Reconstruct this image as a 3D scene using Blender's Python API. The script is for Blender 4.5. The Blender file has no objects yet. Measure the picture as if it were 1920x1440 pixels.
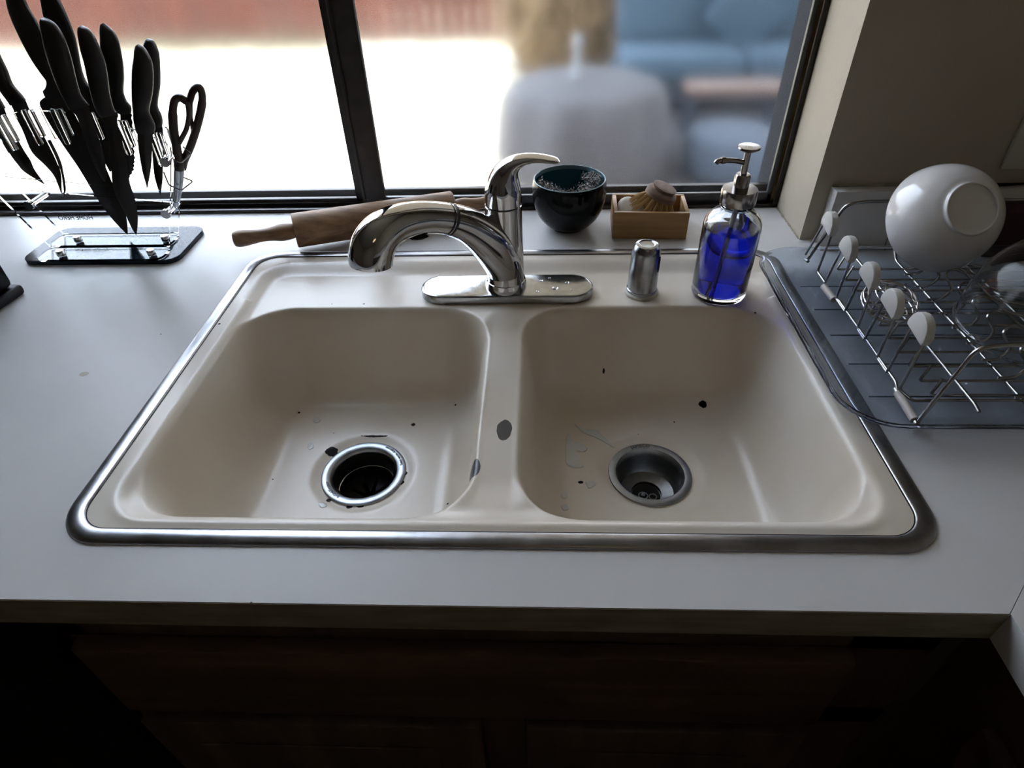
import bpy, bmesh, math, random
import numpy as np
from mathutils import Vector, Matrix, noise
random.seed(7)
S = bpy.context.scene
COL = S.collection
PI = math.pi

# ------------------------------------------------------------------ camera
# world frame: z = 0 is the worktop surface, +y points out of the window
CAM = Vector((0.04548, -0.33824, 0.47983))
FW = Vector((-0.0402597, 0.76691574, -0.64048373))
RT = Vector((0.99918924, 0.03097834, -0.02571382))
UP = Vector((-0.00012079, 0.64099968, 0.76754114))
FPX = 1162.53
cd = bpy.data.cameras.new('camera'); cam = bpy.data.objects.new('camera', cd); COL.objects.link(cam)
m = Matrix.Identity(4)
for i in range(3):
    m[i][0] = RT[i]; m[i][1] = UP[i]; m[i][2] = -FW[i]; m[i][3] = CAM[i]
cam.matrix_world = m
cd.sensor_fit = 'HORIZONTAL'; cd.sensor_width = 36.0; cd.lens = 36.0 * FPX / 1920.0
cd.clip_start = 0.01; cd.clip_end = 200
S.camera = cam

# ------------------------------------------------------------------ world, sun, exposure
S.view_settings.view_transform = 'Standard'; S.view_settings.look = 'None'
S.view_settings.exposure = 0.48; S.view_settings.gamma = 1.0
S.view_settings.use_curve_mapping = False
w = bpy.data.worlds.new('sky'); S.world = w; w.use_nodes = True
nt = w.node_tree; nt.nodes.clear()
o_ = nt.nodes.new('ShaderNodeOutputWorld'); bg = nt.nodes.new('ShaderNodeBackground')
tc = nt.nodes.new('ShaderNodeTexCoord'); sp = nt.nodes.new('ShaderNodeSeparateXYZ'); rp = nt.nodes.new('ShaderNodeValToRGB')
nt.links.new(tc.outputs['Generated'], sp.inputs[0]); nt.links.new(sp.outputs['Z'], rp.inputs[0])
rp.color_ramp.elements[0].position = 0.05; rp.color_ramp.elements[0].color = (0.36, 0.37, 0.39, 1)
rp.color_ramp.elements[1].position = 0.95; rp.color_ramp.elements[1].color = (1.0, 1.15, 1.45, 1)
el = rp.color_ramp.elements.new(0.62); el.color = (0.58, 0.67, 0.83, 1)
nt.links.new(rp.outputs[0], bg.inputs[0]); bg.inputs[1].default_value = 11.0
nt.links.new(bg.outputs[0], o_.inputs[0])
sl = bpy.data.lights.new('sun', 'SUN'); sl.energy = 8.0; sl.angle = math.radians(0.6); sl.color = (1.0, 0.93, 0.82)
so = bpy.data.objects.new('sun', sl); COL.objects.link(so)
so.rotation_euler = Vector((0.10, 0.16, -0.9)).to_track_quat('-Z', 'Y').to_euler()
so.location = (0, 6, 6)

# ------------------------------------------------------------------ materials
def newmat(name):
    mt = bpy.data.materials.new(name); mt.use_nodes = True
    return mt, mt.node_tree, mt.node_tree.nodes['Principled BSDF']
def mat(name, col, rough=0.5, metal=0.0, trans=0.0, ior=1.45, coat=0.0, nscale=0, namt=0.0, bump=0.0, bscale=0, stretch=(1, 1, 1), col2=None, rvar=0.0, spec=None):
    mt, t, b = newmat(name)
    b.inputs['Base Color'].default_value = (*col, 1); b.inputs['Roughness'].default_value = rough
    b.inputs['Metallic'].default_value = metal; b.inputs['Transmission Weight'].default_value = trans
    b.inputs['IOR'].default_value = ior; b.inputs['Coat Weight'].default_value = coat
    if spec is not None: b.inputs['Specular IOR Level'].default_value = spec
    if nscale:
        c = t.nodes.new('ShaderNodeTexCoord'); mp = t.nodes.new('ShaderNodeMapping'); mp.inputs['Scale'].default_value = stretch
        n = t.nodes.new('ShaderNodeTexNoise'); n.inputs['Scale'].default_value = nscale; n.inputs['Detail'].default_value = 6
        t.links.new(c.outputs['Object'], mp.inputs[0]); t.links.new(mp.outputs[0], n.inputs['Vector'])
        r = t.nodes.new('ShaderNodeValToRGB'); r.color_ramp.elements[0].position = 0.35; r.color_ramp.elements[1].position = 0.68
        c2 = col2 or tuple(x * (1 - namt) for x in col)
        r.color_ramp.elements[0].color = (*c2, 1); r.color_ramp.elements[1].color = (*col, 1)
        t.links.new(n.outputs['Fac'], r.inputs[0]); t.links.new(r.outputs[0], b.inputs['Base Color'])
        if rvar:
            mr = t.nodes.new('ShaderNodeMapRange'); mr.inputs['To Min'].default_value = rough - rvar; mr.inputs['To Max'].default_value = rough + rvar
            t.links.new(n.outputs['Fac'], mr.inputs[0]); t.links.new(mr.outputs[0], b.inputs['Roughness'])
    if bump:
        c = t.nodes.new('ShaderNodeTexCoord'); mp = t.nodes.new('ShaderNodeMapping'); mp.inputs['Scale'].default_value = stretch
        n = t.nodes.new('ShaderNodeTexNoise'); n.inputs['Scale'].default_value = bscale or nscale; n.inputs['Detail'].default_value = 4
        t.links.new(c.outputs['Object'], mp.inputs[0]); t.links.new(mp.outputs[0], n.inputs['Vector'])
        bp = t.nodes.new('ShaderNodeBump'); bp.inputs['Strength'].default_value = bump; bp.inputs['Distance'].default_value = 0.002
        t.links.new(n.outputs['Fac'], bp.inputs['Height']); t.links.new(bp.outputs[0], b.inputs['Normal'])
    return mt
def spots(mt, pts, col=(0.02, 0.018, 0.02), wob=0.35, coord='Object', nsc=220, kill=True):
    """irregular stains / enamel chips at real places: pts = [(x, y, r)] in object space"""
    t = mt.node_tree; b = t.nodes['Principled BSDF']
    c = t.nodes.new('ShaderNodeTexCoord'); n = t.nodes.new('ShaderNodeTexNoise'); n.inputs['Scale'].default_value = nsc
    t.links.new(c.outputs[coord], n.inputs['Vector'])
    s = t.nodes.new('ShaderNodeSeparateXYZ'); t.links.new(c.outputs[coord], s.inputs[0])
    cx = t.nodes.new('ShaderNodeCombineXYZ'); t.links.new(s.outputs[0], cx.inputs[0]); t.links.new(s.outputs[1], cx.inputs[1])
    last = None
    nn = t.nodes.new('ShaderNodeMath'); nn.operation = 'MULTIPLY_ADD'; nn.inputs[1].default_value = 2 * wob; nn.inputs[2].default_value = 1 - wob
    t.links.new(n.outputs['Fac'], nn.inputs[0])
    for p in pts:
        x, y, r = p[:3]; ry = p[3] if len(p) > 3 else r
        sb = t.nodes.new('ShaderNodeVectorMath'); sb.operation = 'SUBTRACT'; sb.inputs[1].default_value = (x, y, 0)
        t.links.new(cx.outputs[0], sb.inputs[0])
        sc = t.nodes.new('ShaderNodeVectorMath'); sc.operation = 'MULTIPLY'; sc.inputs[1].default_value = (1 / r, 1 / ry, 0)
        t.links.new(sb.outputs[0], sc.inputs[0])
        ln = t.nodes.new('ShaderNodeVectorMath'); ln.operation = 'LENGTH'; t.links.new(sc.outputs[0], ln.inputs[0])
        if last is None: last = ln.outputs['Value']
        else:
            mn = t.nodes.new('ShaderNodeMath'); mn.operation = 'MINIMUM'; t.links.new(last, mn.inputs[0]); t.links.new(ln.outputs['Value'], mn.inputs[1]); last = mn.outputs[0]
    ml = t.nodes.new('ShaderNodeMath'); ml.operation = 'LESS_THAN'; t.links.new(last, ml.inputs[0]); t.links.new(nn.outputs[0], ml.inputs[1])
    mx = t.nodes.new('ShaderNodeMixRGB'); mx.inputs[2].default_value = (*col, 1); t.links.new(ml.outputs[0], mx.inputs[0])
    old = b.inputs['Base Color']
    if old.is_linked: t.links.new(old.links[0].from_socket, mx.inputs[1])
    else: mx.inputs[1].default_value = old.default_value
    t.links.new(mx.outputs[0], old)
    if kill:
        s_ = b.inputs['Specular IOR Level']; k = t.nodes.new('ShaderNodeMath'); k.operation = 'MULTIPLY_ADD'; k.inputs[1].default_value = -0.45
        t.links.new(ml.outputs[0], k.inputs[0])
        if s_.is_linked: t.links.new(s_.links[0].from_socket, k.inputs[2])
        else: k.inputs[2].default_value = s_.default_value
        t.links.new(k.outputs[0], s_)
    return mt

M = {}
M['laminate'] = mat('laminate', (0.70, 0.69, 0.68), 0.36, nscale=9, namt=0.05, bump=0.04, bscale=900, spec=0.36)
spots(M['laminate'], [(-0.528, 0.313, 0.006, 0.0045)], col=(0.5, 0.44, 0.38), nsc=90, kill=False)
spots(M['laminate'], [(-0.556, 0.185, 0.003), (0.0356, -0.054, 0.0008, 0.004), (0.0385, -0.052, 0.0006, 0.0045), (-0.2, 0.0, 0.001), (0.11, -0.03, 0.0012), (-0.62, 0.25, 0.0012), (-0.66, 0.12, 0.001), (-0.5, 0.09, 0.001), (-0.47, 0.4, 0.0012), (0.52, 0.08, 0.001)], col=(0.2, 0.16, 0.13), nsc=300)
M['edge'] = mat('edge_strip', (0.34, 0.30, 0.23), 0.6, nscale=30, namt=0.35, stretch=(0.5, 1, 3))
M['enamel'] = mat('enamel', (0.755, 0.695, 0.605), 0.30, nscale=6, col2=(0.695, 0.605, 0.495), coat=0.0)
spots(M['enamel'], [(0.2926, 0.3597, 0.0058, 0.0062), (0.1456, 0.3925, 0.0018), (0.2448, 0.3248, 0.0012), (-0.2445, 0.2649, 0.0085, 0.008), (-0.2266, 0.1785, 0.0035, 0.003), (-0.1973, 0.1683, 0.004, 0.0032), (-0.1831, 0.1702, 0.005, 0.003), (-0.1338, 0.2266, 0.003, 0.0035), (-0.1369, 0.2104, 0.0045, 0.0035), (-0.136, 0.3176, 0.0032), (-0.0775, 0.3563, 0.0014), (-0.3132, 0.3413, 0.0018), (-0.068, 0.1662, 0.0014), (0.1028, 0.2088, 0.0038, 0.0026), (-0.1887, 0.2951, 0.02, 0.0016), (-0.2082, 0.4276, 0.0016), (-0.2558, 0.428, 0.001), (-0.3955, 0.3632, 0.0018), (0.35, 0.40, 0.0015), (0.19, 0.3, 0.0008), (-0.31, 0.21, 0.0010), (-0.25, 0.30, 0.0009)], nsc=170)
spots(M['enamel'], [(0.0082, 0.1705, 0.0085, 0.017), (-0.0215, 0.1125, 0.0065, 0.0125)], col=(0.05, 0.05, 0.056), wob=0.22, nsc=60, kill=False)
M['steel_band'] = mat('worn_steel_band', (0.36, 0.36, 0.375), 0.33, metal=1, nscale=40, namt=0.25, rvar=0.10, bump=0.03, bscale=300)
M['chrome'] = mat('chrome', (0.46, 0.46, 0.47), 0.055, metal=1, bump=0.01, bscale=60)
M['plate_chrome'] = mat('spotted_chrome', (0.36, 0.37, 0.385), 0.16, metal=1, nscale=120, namt=0.12, rvar=0.08, bump=0.05, bscale=140)
M['old_chrome'] = mat('dull_chrome', (0.36, 0.37, 0.39), 0.24, metal=1, nscale=60, namt=0.3, rvar=0.08, bump=0.06, bscale=90)
M['wire'] = mat('wire_steel', (0.33, 0.325, 0.32), 0.26, metal=1)
M['whisk'] = mat('whisk_wire', (0.6, 0.58, 0.56), 0.25, metal=1)
M['drain_steel'] = mat('drain_steel', (0.27, 0.285, 0.30), 0.38, metal=1, nscale=80, namt=0.15)
M['rubber'] = mat('black_rubber', (0.012, 0.012, 0.012), 0.5)
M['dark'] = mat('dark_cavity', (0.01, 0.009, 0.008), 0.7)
M['paint'] = mat('wall_paint', (0.50, 0.435, 0.34), 0.6, bump=0.25, bscale=260, nscale=3, namt=0.06)
M['caulk'] = mat('caulk', (0.45, 0.40, 0.32), 0.7, nscale=30, namt=0.6)
M['ceiling'] = mat('ceiling_paint', (0.5, 0.48, 0.44), 0.8)
M['floor'] = mat('vinyl_floor', (0.16, 0.12, 0.09), 0.5, nscale=4, namt=0.3)
M['bronze'] = mat('bronze_aluminium', (0.035, 0.027, 0.023), 0.38, metal=0.3, nscale=50, namt=0.5, bump=0.1)
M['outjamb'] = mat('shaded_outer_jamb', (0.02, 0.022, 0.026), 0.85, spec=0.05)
M['greyframe'] = mat('weathered_sash', (0.075, 0.078, 0.082), 0.42, metal=0.3, nscale=90, namt=0.4)
M['sealstrip'] = mat('yellowed_seal', (0.42, 0.26, 0.10), 0.6, nscale=30, namt=0.3)
M['glass_pane'] = mat('old_window_glass', (0.93, 0.95, 0.95), 0.14, trans=1.0, ior=1.3)
M['acrylic'] = mat('clear_acrylic', (0.96, 0.975, 0.98), 0.02, trans=1.0, ior=1.10)
M['clip'] = mat('clear_clip', (0.88, 0.90, 0.92), 0.05, trans=1.0, ior=1.3)
M['acr_base'] = mat('dark_glass_base', (0.020, 0.032, 0.050), 0.12, nscale=150, namt=0.3, spec=0.14)
M['handle_black'] = mat('black_handle', (0.014, 0.011, 0.011), 0.42)
M['blade_black'] = mat('black_blade', (0.035, 0.03, 0.028), 0.35, metal=0.4)
M['blade_steel'] = mat('scissor_steel', (0.62, 0.64, 0.67), 0.25, metal=1)
M['wood_pin'] = mat('beech', (0.42, 0.25, 0.14), 0.5, nscale=12, namt=0.5, stretch=(0.8, 9, 9), bump=0.05)
M['bamboo'] = mat('bamboo', (0.52, 0.30, 0.12), 0.45, nscale=18, namt=0.28, stretch=(0.5, 4, 6))
M['brushwood'] = mat('brush_wood', (0.24, 0.15, 0.10), 0.6, nscale=40, namt=0.4, stretch=(1, 1, 6))
M['bristle'] = mat('bristle', (0.62, 0.43, 0.19), 0.6)
M['soap'] = mat('soap', (0.62, 0.56, 0.46), 0.5, nscale=20, namt=0.12)
M['glaze_black'] = mat('black_glaze', (0.004, 0.005, 0.006), 0.16, spec=0.22)
M['glaze_teal'] = mat('teal_glaze', (0.012, 0.085, 0.12), 0.15, coat=0.5)
M['glaze_rim'] = mat('rim_glaze', (0.12, 0.22, 0.26), 0.2)
M['wool'] = mat('steel_wool', (0.17, 0.16, 0.15), 0.4, metal=1)
M['glass'] = mat('clear_glass', (0.97, 0.99, 1.0), 0.0, trans=1.0, ior=1.42)
M['bowl_glass'] = mat('thin_bowl_glass', (0.93, 0.95, 0.96), 0.0, trans=1.0, ior=1.16)
M['liquid'] = mat('blue_soap', (0.003, 0.016, 0.72), 0.0, trans=1.0, ior=1.34)
M['straw'] = mat('plastic_straw', (0.55, 0.55, 0.58), 0.4)
M['pump'] = mat('pump_metal', (0.34, 0.32, 0.31), 0.2, metal=1)
M['tray'] = mat('clear_tray', (0.78, 0.85, 0.95), 0.06, trans=1.0, ior=1.3)
M['cap'] = mat('milky_cap', (0.62, 0.60, 0.57), 0.45)
M['sleeve'] = mat('beige_sleeve', (0.50, 0.45, 0.41), 0.5)
M['opal'] = mat('opal_glass', (0.80, 0.78, 0.76), 0.18, coat=0.4)
M['maroon'] = mat('maroon_fabric', (0.055, 0.018, 0.028), 0.75)
M['cabinet'] = mat('dark_wood', (0.14, 0.088, 0.060), 0.5, nscale=3, namt=0.55, stretch=(0.8, 3, 9))
M['cabinet_v'] = mat('dark_wood_upright', (0.13, 0.085, 0.060), 0.5, nscale=3, namt=0.55, stretch=(8, 3, 1))
M['blackplastic'] = mat('black_plastic', (0.008, 0.008, 0.010), 0.45, spec=0.25)
M['plate_cover'] = mat('cream_plastic', (0.62, 0.58, 0.5), 0.4)
M['sheen_water'] = mat('water_painted_sheen', (0.88, 0.87, 0.84), 0.03, trans=0.3, ior=1.33)  # milky base colour stands in for the window's reflection on the puddles
M['water'] = mat('water', (1, 1, 1), 0.0, trans=1.0, ior=1.33)
M['ink'] = mat('printed_ink', (0.06, 0.06, 0.07), 0.6)
M['engrave'] = mat('engraved_letters', (0.05, 0.05, 0.055), 0.6)
# outdoors
M['lawn'] = mat('dry_ground', (0.45, 0.405, 0.305), 0.95, nscale=0.6, col2=(0.30, 0.245, 0.165))
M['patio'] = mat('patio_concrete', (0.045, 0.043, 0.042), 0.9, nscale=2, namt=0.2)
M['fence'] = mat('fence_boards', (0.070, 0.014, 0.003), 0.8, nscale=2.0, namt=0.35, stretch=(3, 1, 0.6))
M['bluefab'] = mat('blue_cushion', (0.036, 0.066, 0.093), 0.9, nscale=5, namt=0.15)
M['darkfab'] = mat('dark_furniture_frame', (0.022, 0.03, 0.042), 0.9)  # even dark colour of the sofa frame, arm and furniture legs
M['lightblue'] = mat('pale_blue_cushion', (0.05, 0.062, 0.08), 0.9)
M['tabletop'] = mat('patio_table_wood', (0.11, 0.055, 0.03), 0.6, nscale=5, namt=0.2)
M['grey'] = mat('grey_cover', (0.055, 0.052, 0.054), 0.8, nscale=3, namt=0.15)
M['drygrass'] = mat('dry_grass', (0.24, 0.16, 0.08), 0.9, nscale=4, namt=0.5)
M['weed'] = mat('green_weeds', (0.05, 0.052, 0.02), 0.9)
M['siding'] = mat('siding', (0.6, 0.55, 0.48), 0.8)
M['roofing'] = mat('shade_roof', (0.4, 0.36, 0.3), 0.9)

# ------------------------------------------------------------------ object helpers
ORG = {}
def tag(o, label=None, cat=None, group=None, kind=None):
    if label: o['label'] = label
    if cat: o['category'] = cat
    if group: o['group'] = group
    if kind: o['kind'] = kind
    return o
def thing(name, loc, label, cat, group=None):
    o = bpy.data.objects.new(name, None); COL.objects.link(o); o.location = loc; o.empty_display_size = 0.02
    ORG[o] = Vector(loc); return tag(o, label, cat, group)
def put(name, verts, faces, m, parent=None, org=None, smooth=False, sharp=40):
    me = bpy.data.meshes.new(name); me.from_pydata([tuple(v) for v in verts], [], [tuple(f) for f in faces]); me.validate()
    return finish(name, me, m, parent, org, smooth, sharp)
def finish(name, me, m, parent=None, org=None, smooth=False, sharp=40):
    bm = bmesh.new(); bm.from_mesh(me); bmesh.ops.recalc_face_normals(bm, faces=bm.faces); bm.to_mesh(me); bm.free()
    o = bpy.data.objects.new(name, me); COL.objects.link(o)
    mm = m if isinstance(m, list) else [m]
    for x in mm: me.materials.append(x)
    O = ORG[parent] if parent else Vector(org or (0, 0, 0))
    me.transform(Matrix.Translation(-O)); ORG[o] = O
    if parent: o.parent = parent
    else: o.location = O
    if smooth:
        me.polygons.foreach_set('use_smooth', [True] * len(me.polygons))
        if sharp < 180: me.set_sharp_from_angle(angle=math.radians(sharp))
    return o
class G:
    """geometry collector"""
    def __init__(s): s.v = []; s.f = []
    def add(s, v, f):
        k = len(s.v); s.v += [tuple(x) for x in v]; s.f += [tuple(i + k for i in q) for q in f]; return s
    def box(s, x0, x1, y0, y1, z0, z1, bev=0.0, seg=2, mtx=None):
        bm = bmesh.new(); bmesh.ops.create_cube(bm, size=1)
        for v in bm.verts: v.co = Vector(((x0 + x1) / 2 + v.co.x * (x1 - x0), (y0 + y1) / 2 + v.co.y * (y1 - y0), (z0 + z1) / 2 + v.co.z * (z1 - z0)))
        if bev: bmesh.ops.bevel(bm, geom=list(bm.edges), offset=bev, segments=seg, affect='EDGES', profile=0.5)
        if mtx: bmesh.ops.transform(bm, matrix=mtx, verts=bm.verts)
        bm.verts.index_update(); s.add([v.co.copy() for v in bm.verts], [[v.index for v in f.verts] for f in bm.faces]); bm.free(); return s
    def loft(s, rings, cap=True, closed=False):
        n = len(rings[0]); v = [p for r in rings for p in r]; f = []
        R = len(rings)
        for i in range(R if closed else R - 1):
            a = i * n; b = ((i + 1) % R) * n
            for j in range(n):
                k = (j + 1) % n; f.append((a + j, a + k, b + k, b + j))
        if cap and not closed: f.append(tuple(range(n))[::-1]); f.append(tuple((R - 1) * n + j for j in range(n)))
        return s.add(v, f)
    def lathe(s, prof, seg=48, mtx=None, c=(0, 0, 0), cap=True):
        rings = []
        for r, z in prof:
            ring = [Vector((r * math.cos(2 * PI * k / seg), r * math.sin(2 * PI * k / seg), z)) for k in range(seg)]
            rings.append([(mtx @ p if mtx else p) + Vector(c) for p in ring])
        return s.loft(rings, cap)
    def tube(s, pts, r, seg=8, cyclic=False):
        P = [Vector(p) for p in pts]; n = len(P); rings = []; nr = None
        rr = r if isinstance(r, (list, tuple)) else [r] * n
        for i in range(n):
            if cyclic: t = P[(i + 1) % n] - P[i - 1]
            else: t = P[min(i + 1, n - 1)] - P[max(i - 1, 0)]
            t.normalize()
            if nr is None:
                a = Vector((0, 0, 1)) if abs(t.z) < 0.9 else Vector((1, 0, 0)); nr = t.cross(a).normalized()
            else: nr = (nr - t * nr.dot(t)).normalized()
            b = t.cross(nr)
            rings.append([P[i] + (nr * math.cos(2 * PI * k / seg) + b * math.sin(2 * PI * k / seg)) * rr[i] for k in range(seg)])
        return s.loft(rings, not cyclic, cyclic)
    def prism(s, poly, axis, a0, a1, bev=0.0):
        """poly of 2D points extruded along axis from a0 to a1"""
        bm = bmesh.new()
        def P(q, a): return (a, q[0], q[1]) if axis == 0 else ((q[0], a, q[1]) if axis == 1 else (q[0], q[1], a))
        lo = [bm.verts.new(P(q, a0)) for q in poly]; hi = [bm.verts.new(P(q, a1)) for q in poly]
        bm.faces.new(lo); bm.faces.new(hi); n = len(poly)
        for i in range(n): bm.faces.new((lo[i], lo[(i + 1) % n], hi[(i + 1) % n], hi[i]))
        if bev:
            es = [e for e in bm.edges if (e.verts[0] in lo) == (e.verts[1] in lo)]
            bmesh.ops.bevel(bm, geom=es, offset=bev, segments=2, affect='EDGES', profile=0.5)
        bm.verts.index_update(); s.add([v.co.copy() for v in bm.verts], [[v.index for v in f.verts] for f in bm.faces]); bm.free(); return s
    def mk(s, name, m, parent=None, org=None, smooth=True, sharp=40): return put(name, s.v, s.f, m, parent, org, smooth, sharp)
def rrect(x0, x1, y0, y1, r, seg=10):
    o = []
    for cx, cy, a in ((x1 - r, y1 - r, 0), (x0 + r, y1 - r, 90), (x0 + r, y0 + r, 180), (x1 - r, y0 + r, 270)):
        for k in range(seg + 1):
            t = math.radians(a + 90 * k / seg); o.append((cx + r * math.cos(t), cy + r * math.sin(t)))
    return o
def smooth_path(pts, sub=6, closed=False):
    P = [Vector(p) for p in pts]; n = len(P); out = []
    for i in range(n if closed else n - 1):
        p0 = P[i - 1] if (closed or i) else P[0]; p1 = P[i]; p2 = P[(i + 1) % n]; p3 = P[(i + 2) % n] if (closed or i + 2 < n) else P[-1]
        for k in range(sub):
            t = k / sub
            out.append(0.5 * ((2 * p1) + (-p0 + p2) * t + (2 * p0 - 5 * p1 + 4 * p2 - p3) * t * t + (-p0 + 3 * p1 - 3 * p2 + p3) * t ** 3))
    if not closed: out.append(P[-1])
    return out
def fillet(pts, r, seg=5, cyclic=False):
    P = [Vector(p) for p in pts]; out = []; n = len(P)
    for i in range(n):
        if not cyclic and i in (0, n - 1): out.append(P[i]); continue
        a = P[i - 1]; b = P[i]; c = P[(i + 1) % n]; d1 = (a - b); d2 = (c - b)
        q = min(r, d1.length * 0.45, d2.length * 0.45); s = b + d1.normalized() * q; e = b + d2.normalized() * q
        for k in range(seg + 1):
            t = k / seg; out.append(s * (1 - t) ** 2 + b * 2 * t * (1 - t) + e * t * t)
    return out
def rotm(axis_z, roll=0):
    z = Vector(axis_z).normalized(); return z.to_track_quat('Z', 'Y').to_matrix().to_4x4() @ Matrix.Rotation(roll, 4, 'Z')
def struct(o): o['kind'] = 'structure'; return o
def text_mesh(txt, size, name, m, parent, place, depth=0.0002, org=None):
    """place(x, y, z) -> world; letters laid along x from 0"""
    cu = bpy.data.curves.new('t', 'FONT'); cu.body = txt; cu.size = size; cu.extrude = depth; cu.align_x = 'CENTER'
    to = bpy.data.objects.new('t', cu); COL.objects.link(to); bpy.context.view_layer.update()
    me = bpy.data.meshes.new_from_object(to.evaluated_get(bpy.context.evaluated_depsgraph_get()))
    V = [place(*v.co) for v in me.vertices]; F = [tuple(p.vertices) for p in me.polygons]
    bpy.data.objects.remove(to); bpy.data.curves.remove(cu); bpy.data.meshes.remove(me)
    return put(name, V, F, m, parent, org)
# the photograph's flat shapes measured at their own true depth: pixel -> point on the plane y = const
def at(px, py, y):
    d = FW * FPX + RT * (px - 960) - UP * (py - 720); t = (y - CAM.y) / d.y
    return CAM + d * t

# ------------------------------------------------------------------ room shell
WX = 0.474          # window recess right jamb
WL = -1.04          # left jamb
WY = 0.605          # room face of the window wall
g = G()
g.box(WX, 1.25, WY, 0.84, -0.05, 1.5); g.box(-2.4, WL, WY, 0.84, -0.05, 1.5)
g.box(-2.4, 1.25, 0.64, 0.84, -0.95, -0.045); g.box(WL, WX, WY, 0.84, 1.36, 1.5)
struct(g.mk('wall_back', M['paint'], smooth=False))
struct(G().box(1.10, 1.25, -3.0, WY, -0.95, 1.5).mk('wall_right', M['paint'], smooth=False))
struct(G().box(-2.4, -2.25, -3.0, WY, -0.95, 1.5).mk('wall_left', M['paint'], smooth=False))
struct(G().box(-2.4, 1.25, -3.15, -3.0, -0.95, 1.5).mk('wall_front', M['paint'], smooth=False))
struct(G().box(-2.4, 1.25, -3.15, 0.84, -1.0, -0.95).mk('floor', M['floor'], smooth=False))
struct(G().box(-2.4, 1.25, -3.15, 0.84, 1.5, 1.6).mk('ceiling', M['ceiling'], smooth=False))
# caulk line where jamb meets worktop
g = G(); pts = [(WX - 0.001 + random.uniform(-.0006, .0006), 0.607 + k * 0.0035, 0.0004) for k in range(34)]
g.tube(pts, [0.0012 + random.uniform(-.0005, .0007) for _ in pts], 5)
struct(g.mk('trim_1', M['caulk']))

# window: outer frame, tracks, meeting stile, sash, panes
win = bpy.data.objects.new('window_1', None); COL.objects.link(win); win.location = (-0.28, 0.74, 0); ORG[win] = Vector(win.location); win['kind'] = 'structure'
g = G()
g.box(WL, WX, 0.728, 0.735, 0.0, 0.007, 0.001); g.box(WL, WX, 0.735, 0.80, 0.0, 0.004)
g.box(WL, WX, 0.747, 0.750, 0.004, 0.011); g.box(WL, WX, 0.764, 0.767, 0.004, 0.012); g.box(WL, WX, 0.79, 0.80, 0.004, 0.018)
g.box(WL, WX, 0.728, 0.80, 1.345, 1.36); g.box(WL, WL + 0.016, 0.728, 0.80, 0, 1.36)
g.box(0.4655, WX, 0.728, 0.733, 0.0, 1.36, 0.0008); g.box(0.471, WX, 0.733, 0.79, 0, 1.36)
g.mk('frame', M['bronze'], win, smooth=True)
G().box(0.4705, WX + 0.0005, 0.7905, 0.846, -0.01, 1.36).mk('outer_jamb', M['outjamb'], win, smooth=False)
g = G(); g.box(0.4645, 0.471, 0.746, 0.752, 0.005, 1.34); g.mk('weather_strip', M['sealstrip'], win, smooth=False)['label'] = 'yellowed strip in the window track'
# inner sliding sash (right)
g = G()
SX0, SX1 = -0.272, 0.4625
g.box(SX0, SX1, 0.737, 0.7465, 0.006, 0.024, 0.001); g.box(SX1 - 0.0085, SX1, 0.737, 0.7465, 0.006, 1.34, 0.001)
g.box(SX0, SX1, 0.737, 0.7465, 1.32, 1.34)
g.mk('sash_frame', M['greyframe'], win)
g = G(); g.box(SX0, -0.2305, 0.735, 0.7475, 0.006, 1.34, 0.001); g.box(SX0 + 0.004, SX0 + 0.006, 0.7335, 0.735, 0.01, 1.33); g.mk('meeting_stile', M['bronze'], win)
G().box(SX0 + 0.004, SX1 - 0.004, 0.740, 0.7435, 0.02, 1.33).mk('pane', M['glass_pane'], win, smooth=False)
g = G(); g.box(-0.288, -0.262, 0.752, 0.7635, 0.006, 1.34, 0.001); g.box(WL + 0.01, -0.28, 0.752, 0.7635, 0.005, 0.0165, 0.001); g.box(WL + 0.01, -0.28, 0.752, 0.7635, 1.325, 1.34)
g.mk('outer_sash_frame', M['bronze'], win)
G().box(WL + 0.012, -0.284, 0.756, 0.7595, 0.012, 1.33).mk('pane', M['glass_pane'], win, smooth=False)

# ------------------------------------------------------------------ worktops
HX, HY0, HY1 = 0.392, 0.022, 0.552
FY = -0.057
g = G(); T = -0.038
def slab(poly): g.prism(poly, 2, T, 0.0)
slab([(-1.9, FY), (-HX, FY), (-HX, 0.745), (WL, 0.745), (WL, WY), (-1.9, WY)])
slab([(-HX, FY), (HX, FY), (HX, HY0), (-HX, HY0)]); slab([(-HX, HY1), (HX, HY1), (HX, 0.745), (-HX, 0.745)])
e = 0.0004
slab([(HX, FY), (0.4325 - e, FY), (1.0945 - e, WY), (WX, WY), (WX, 0.745), (HX, 0.745)])
ct = g.mk('worktop', M['laminate'], org=(0, FY, T), smooth=False)
tag(ct, 'long off-white laminate worktop holding the sink under the window', 'countertop')
g = G(); slab([(0.4325 + e, FY), (0.4325 + e, -1.6), (1.0995, -1.6), (1.0995, WY), (1.0945 + e, WY)])
tag(g.mk('worktop', M['laminate'], org=(0.4325, FY, T), smooth=False), 'off-white laminate worktop return running toward the viewer at the right edge', 'countertop')
G().box(-1.9, 0.4325, FY - 0.0009, FY - 0.0001, T, -0.0006).mk('front_edge', M['edge'], ct, smooth=False)['label'] = 'darker olive-brown edge strip'  # olive-brown strip, darker than the laminate on top
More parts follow.
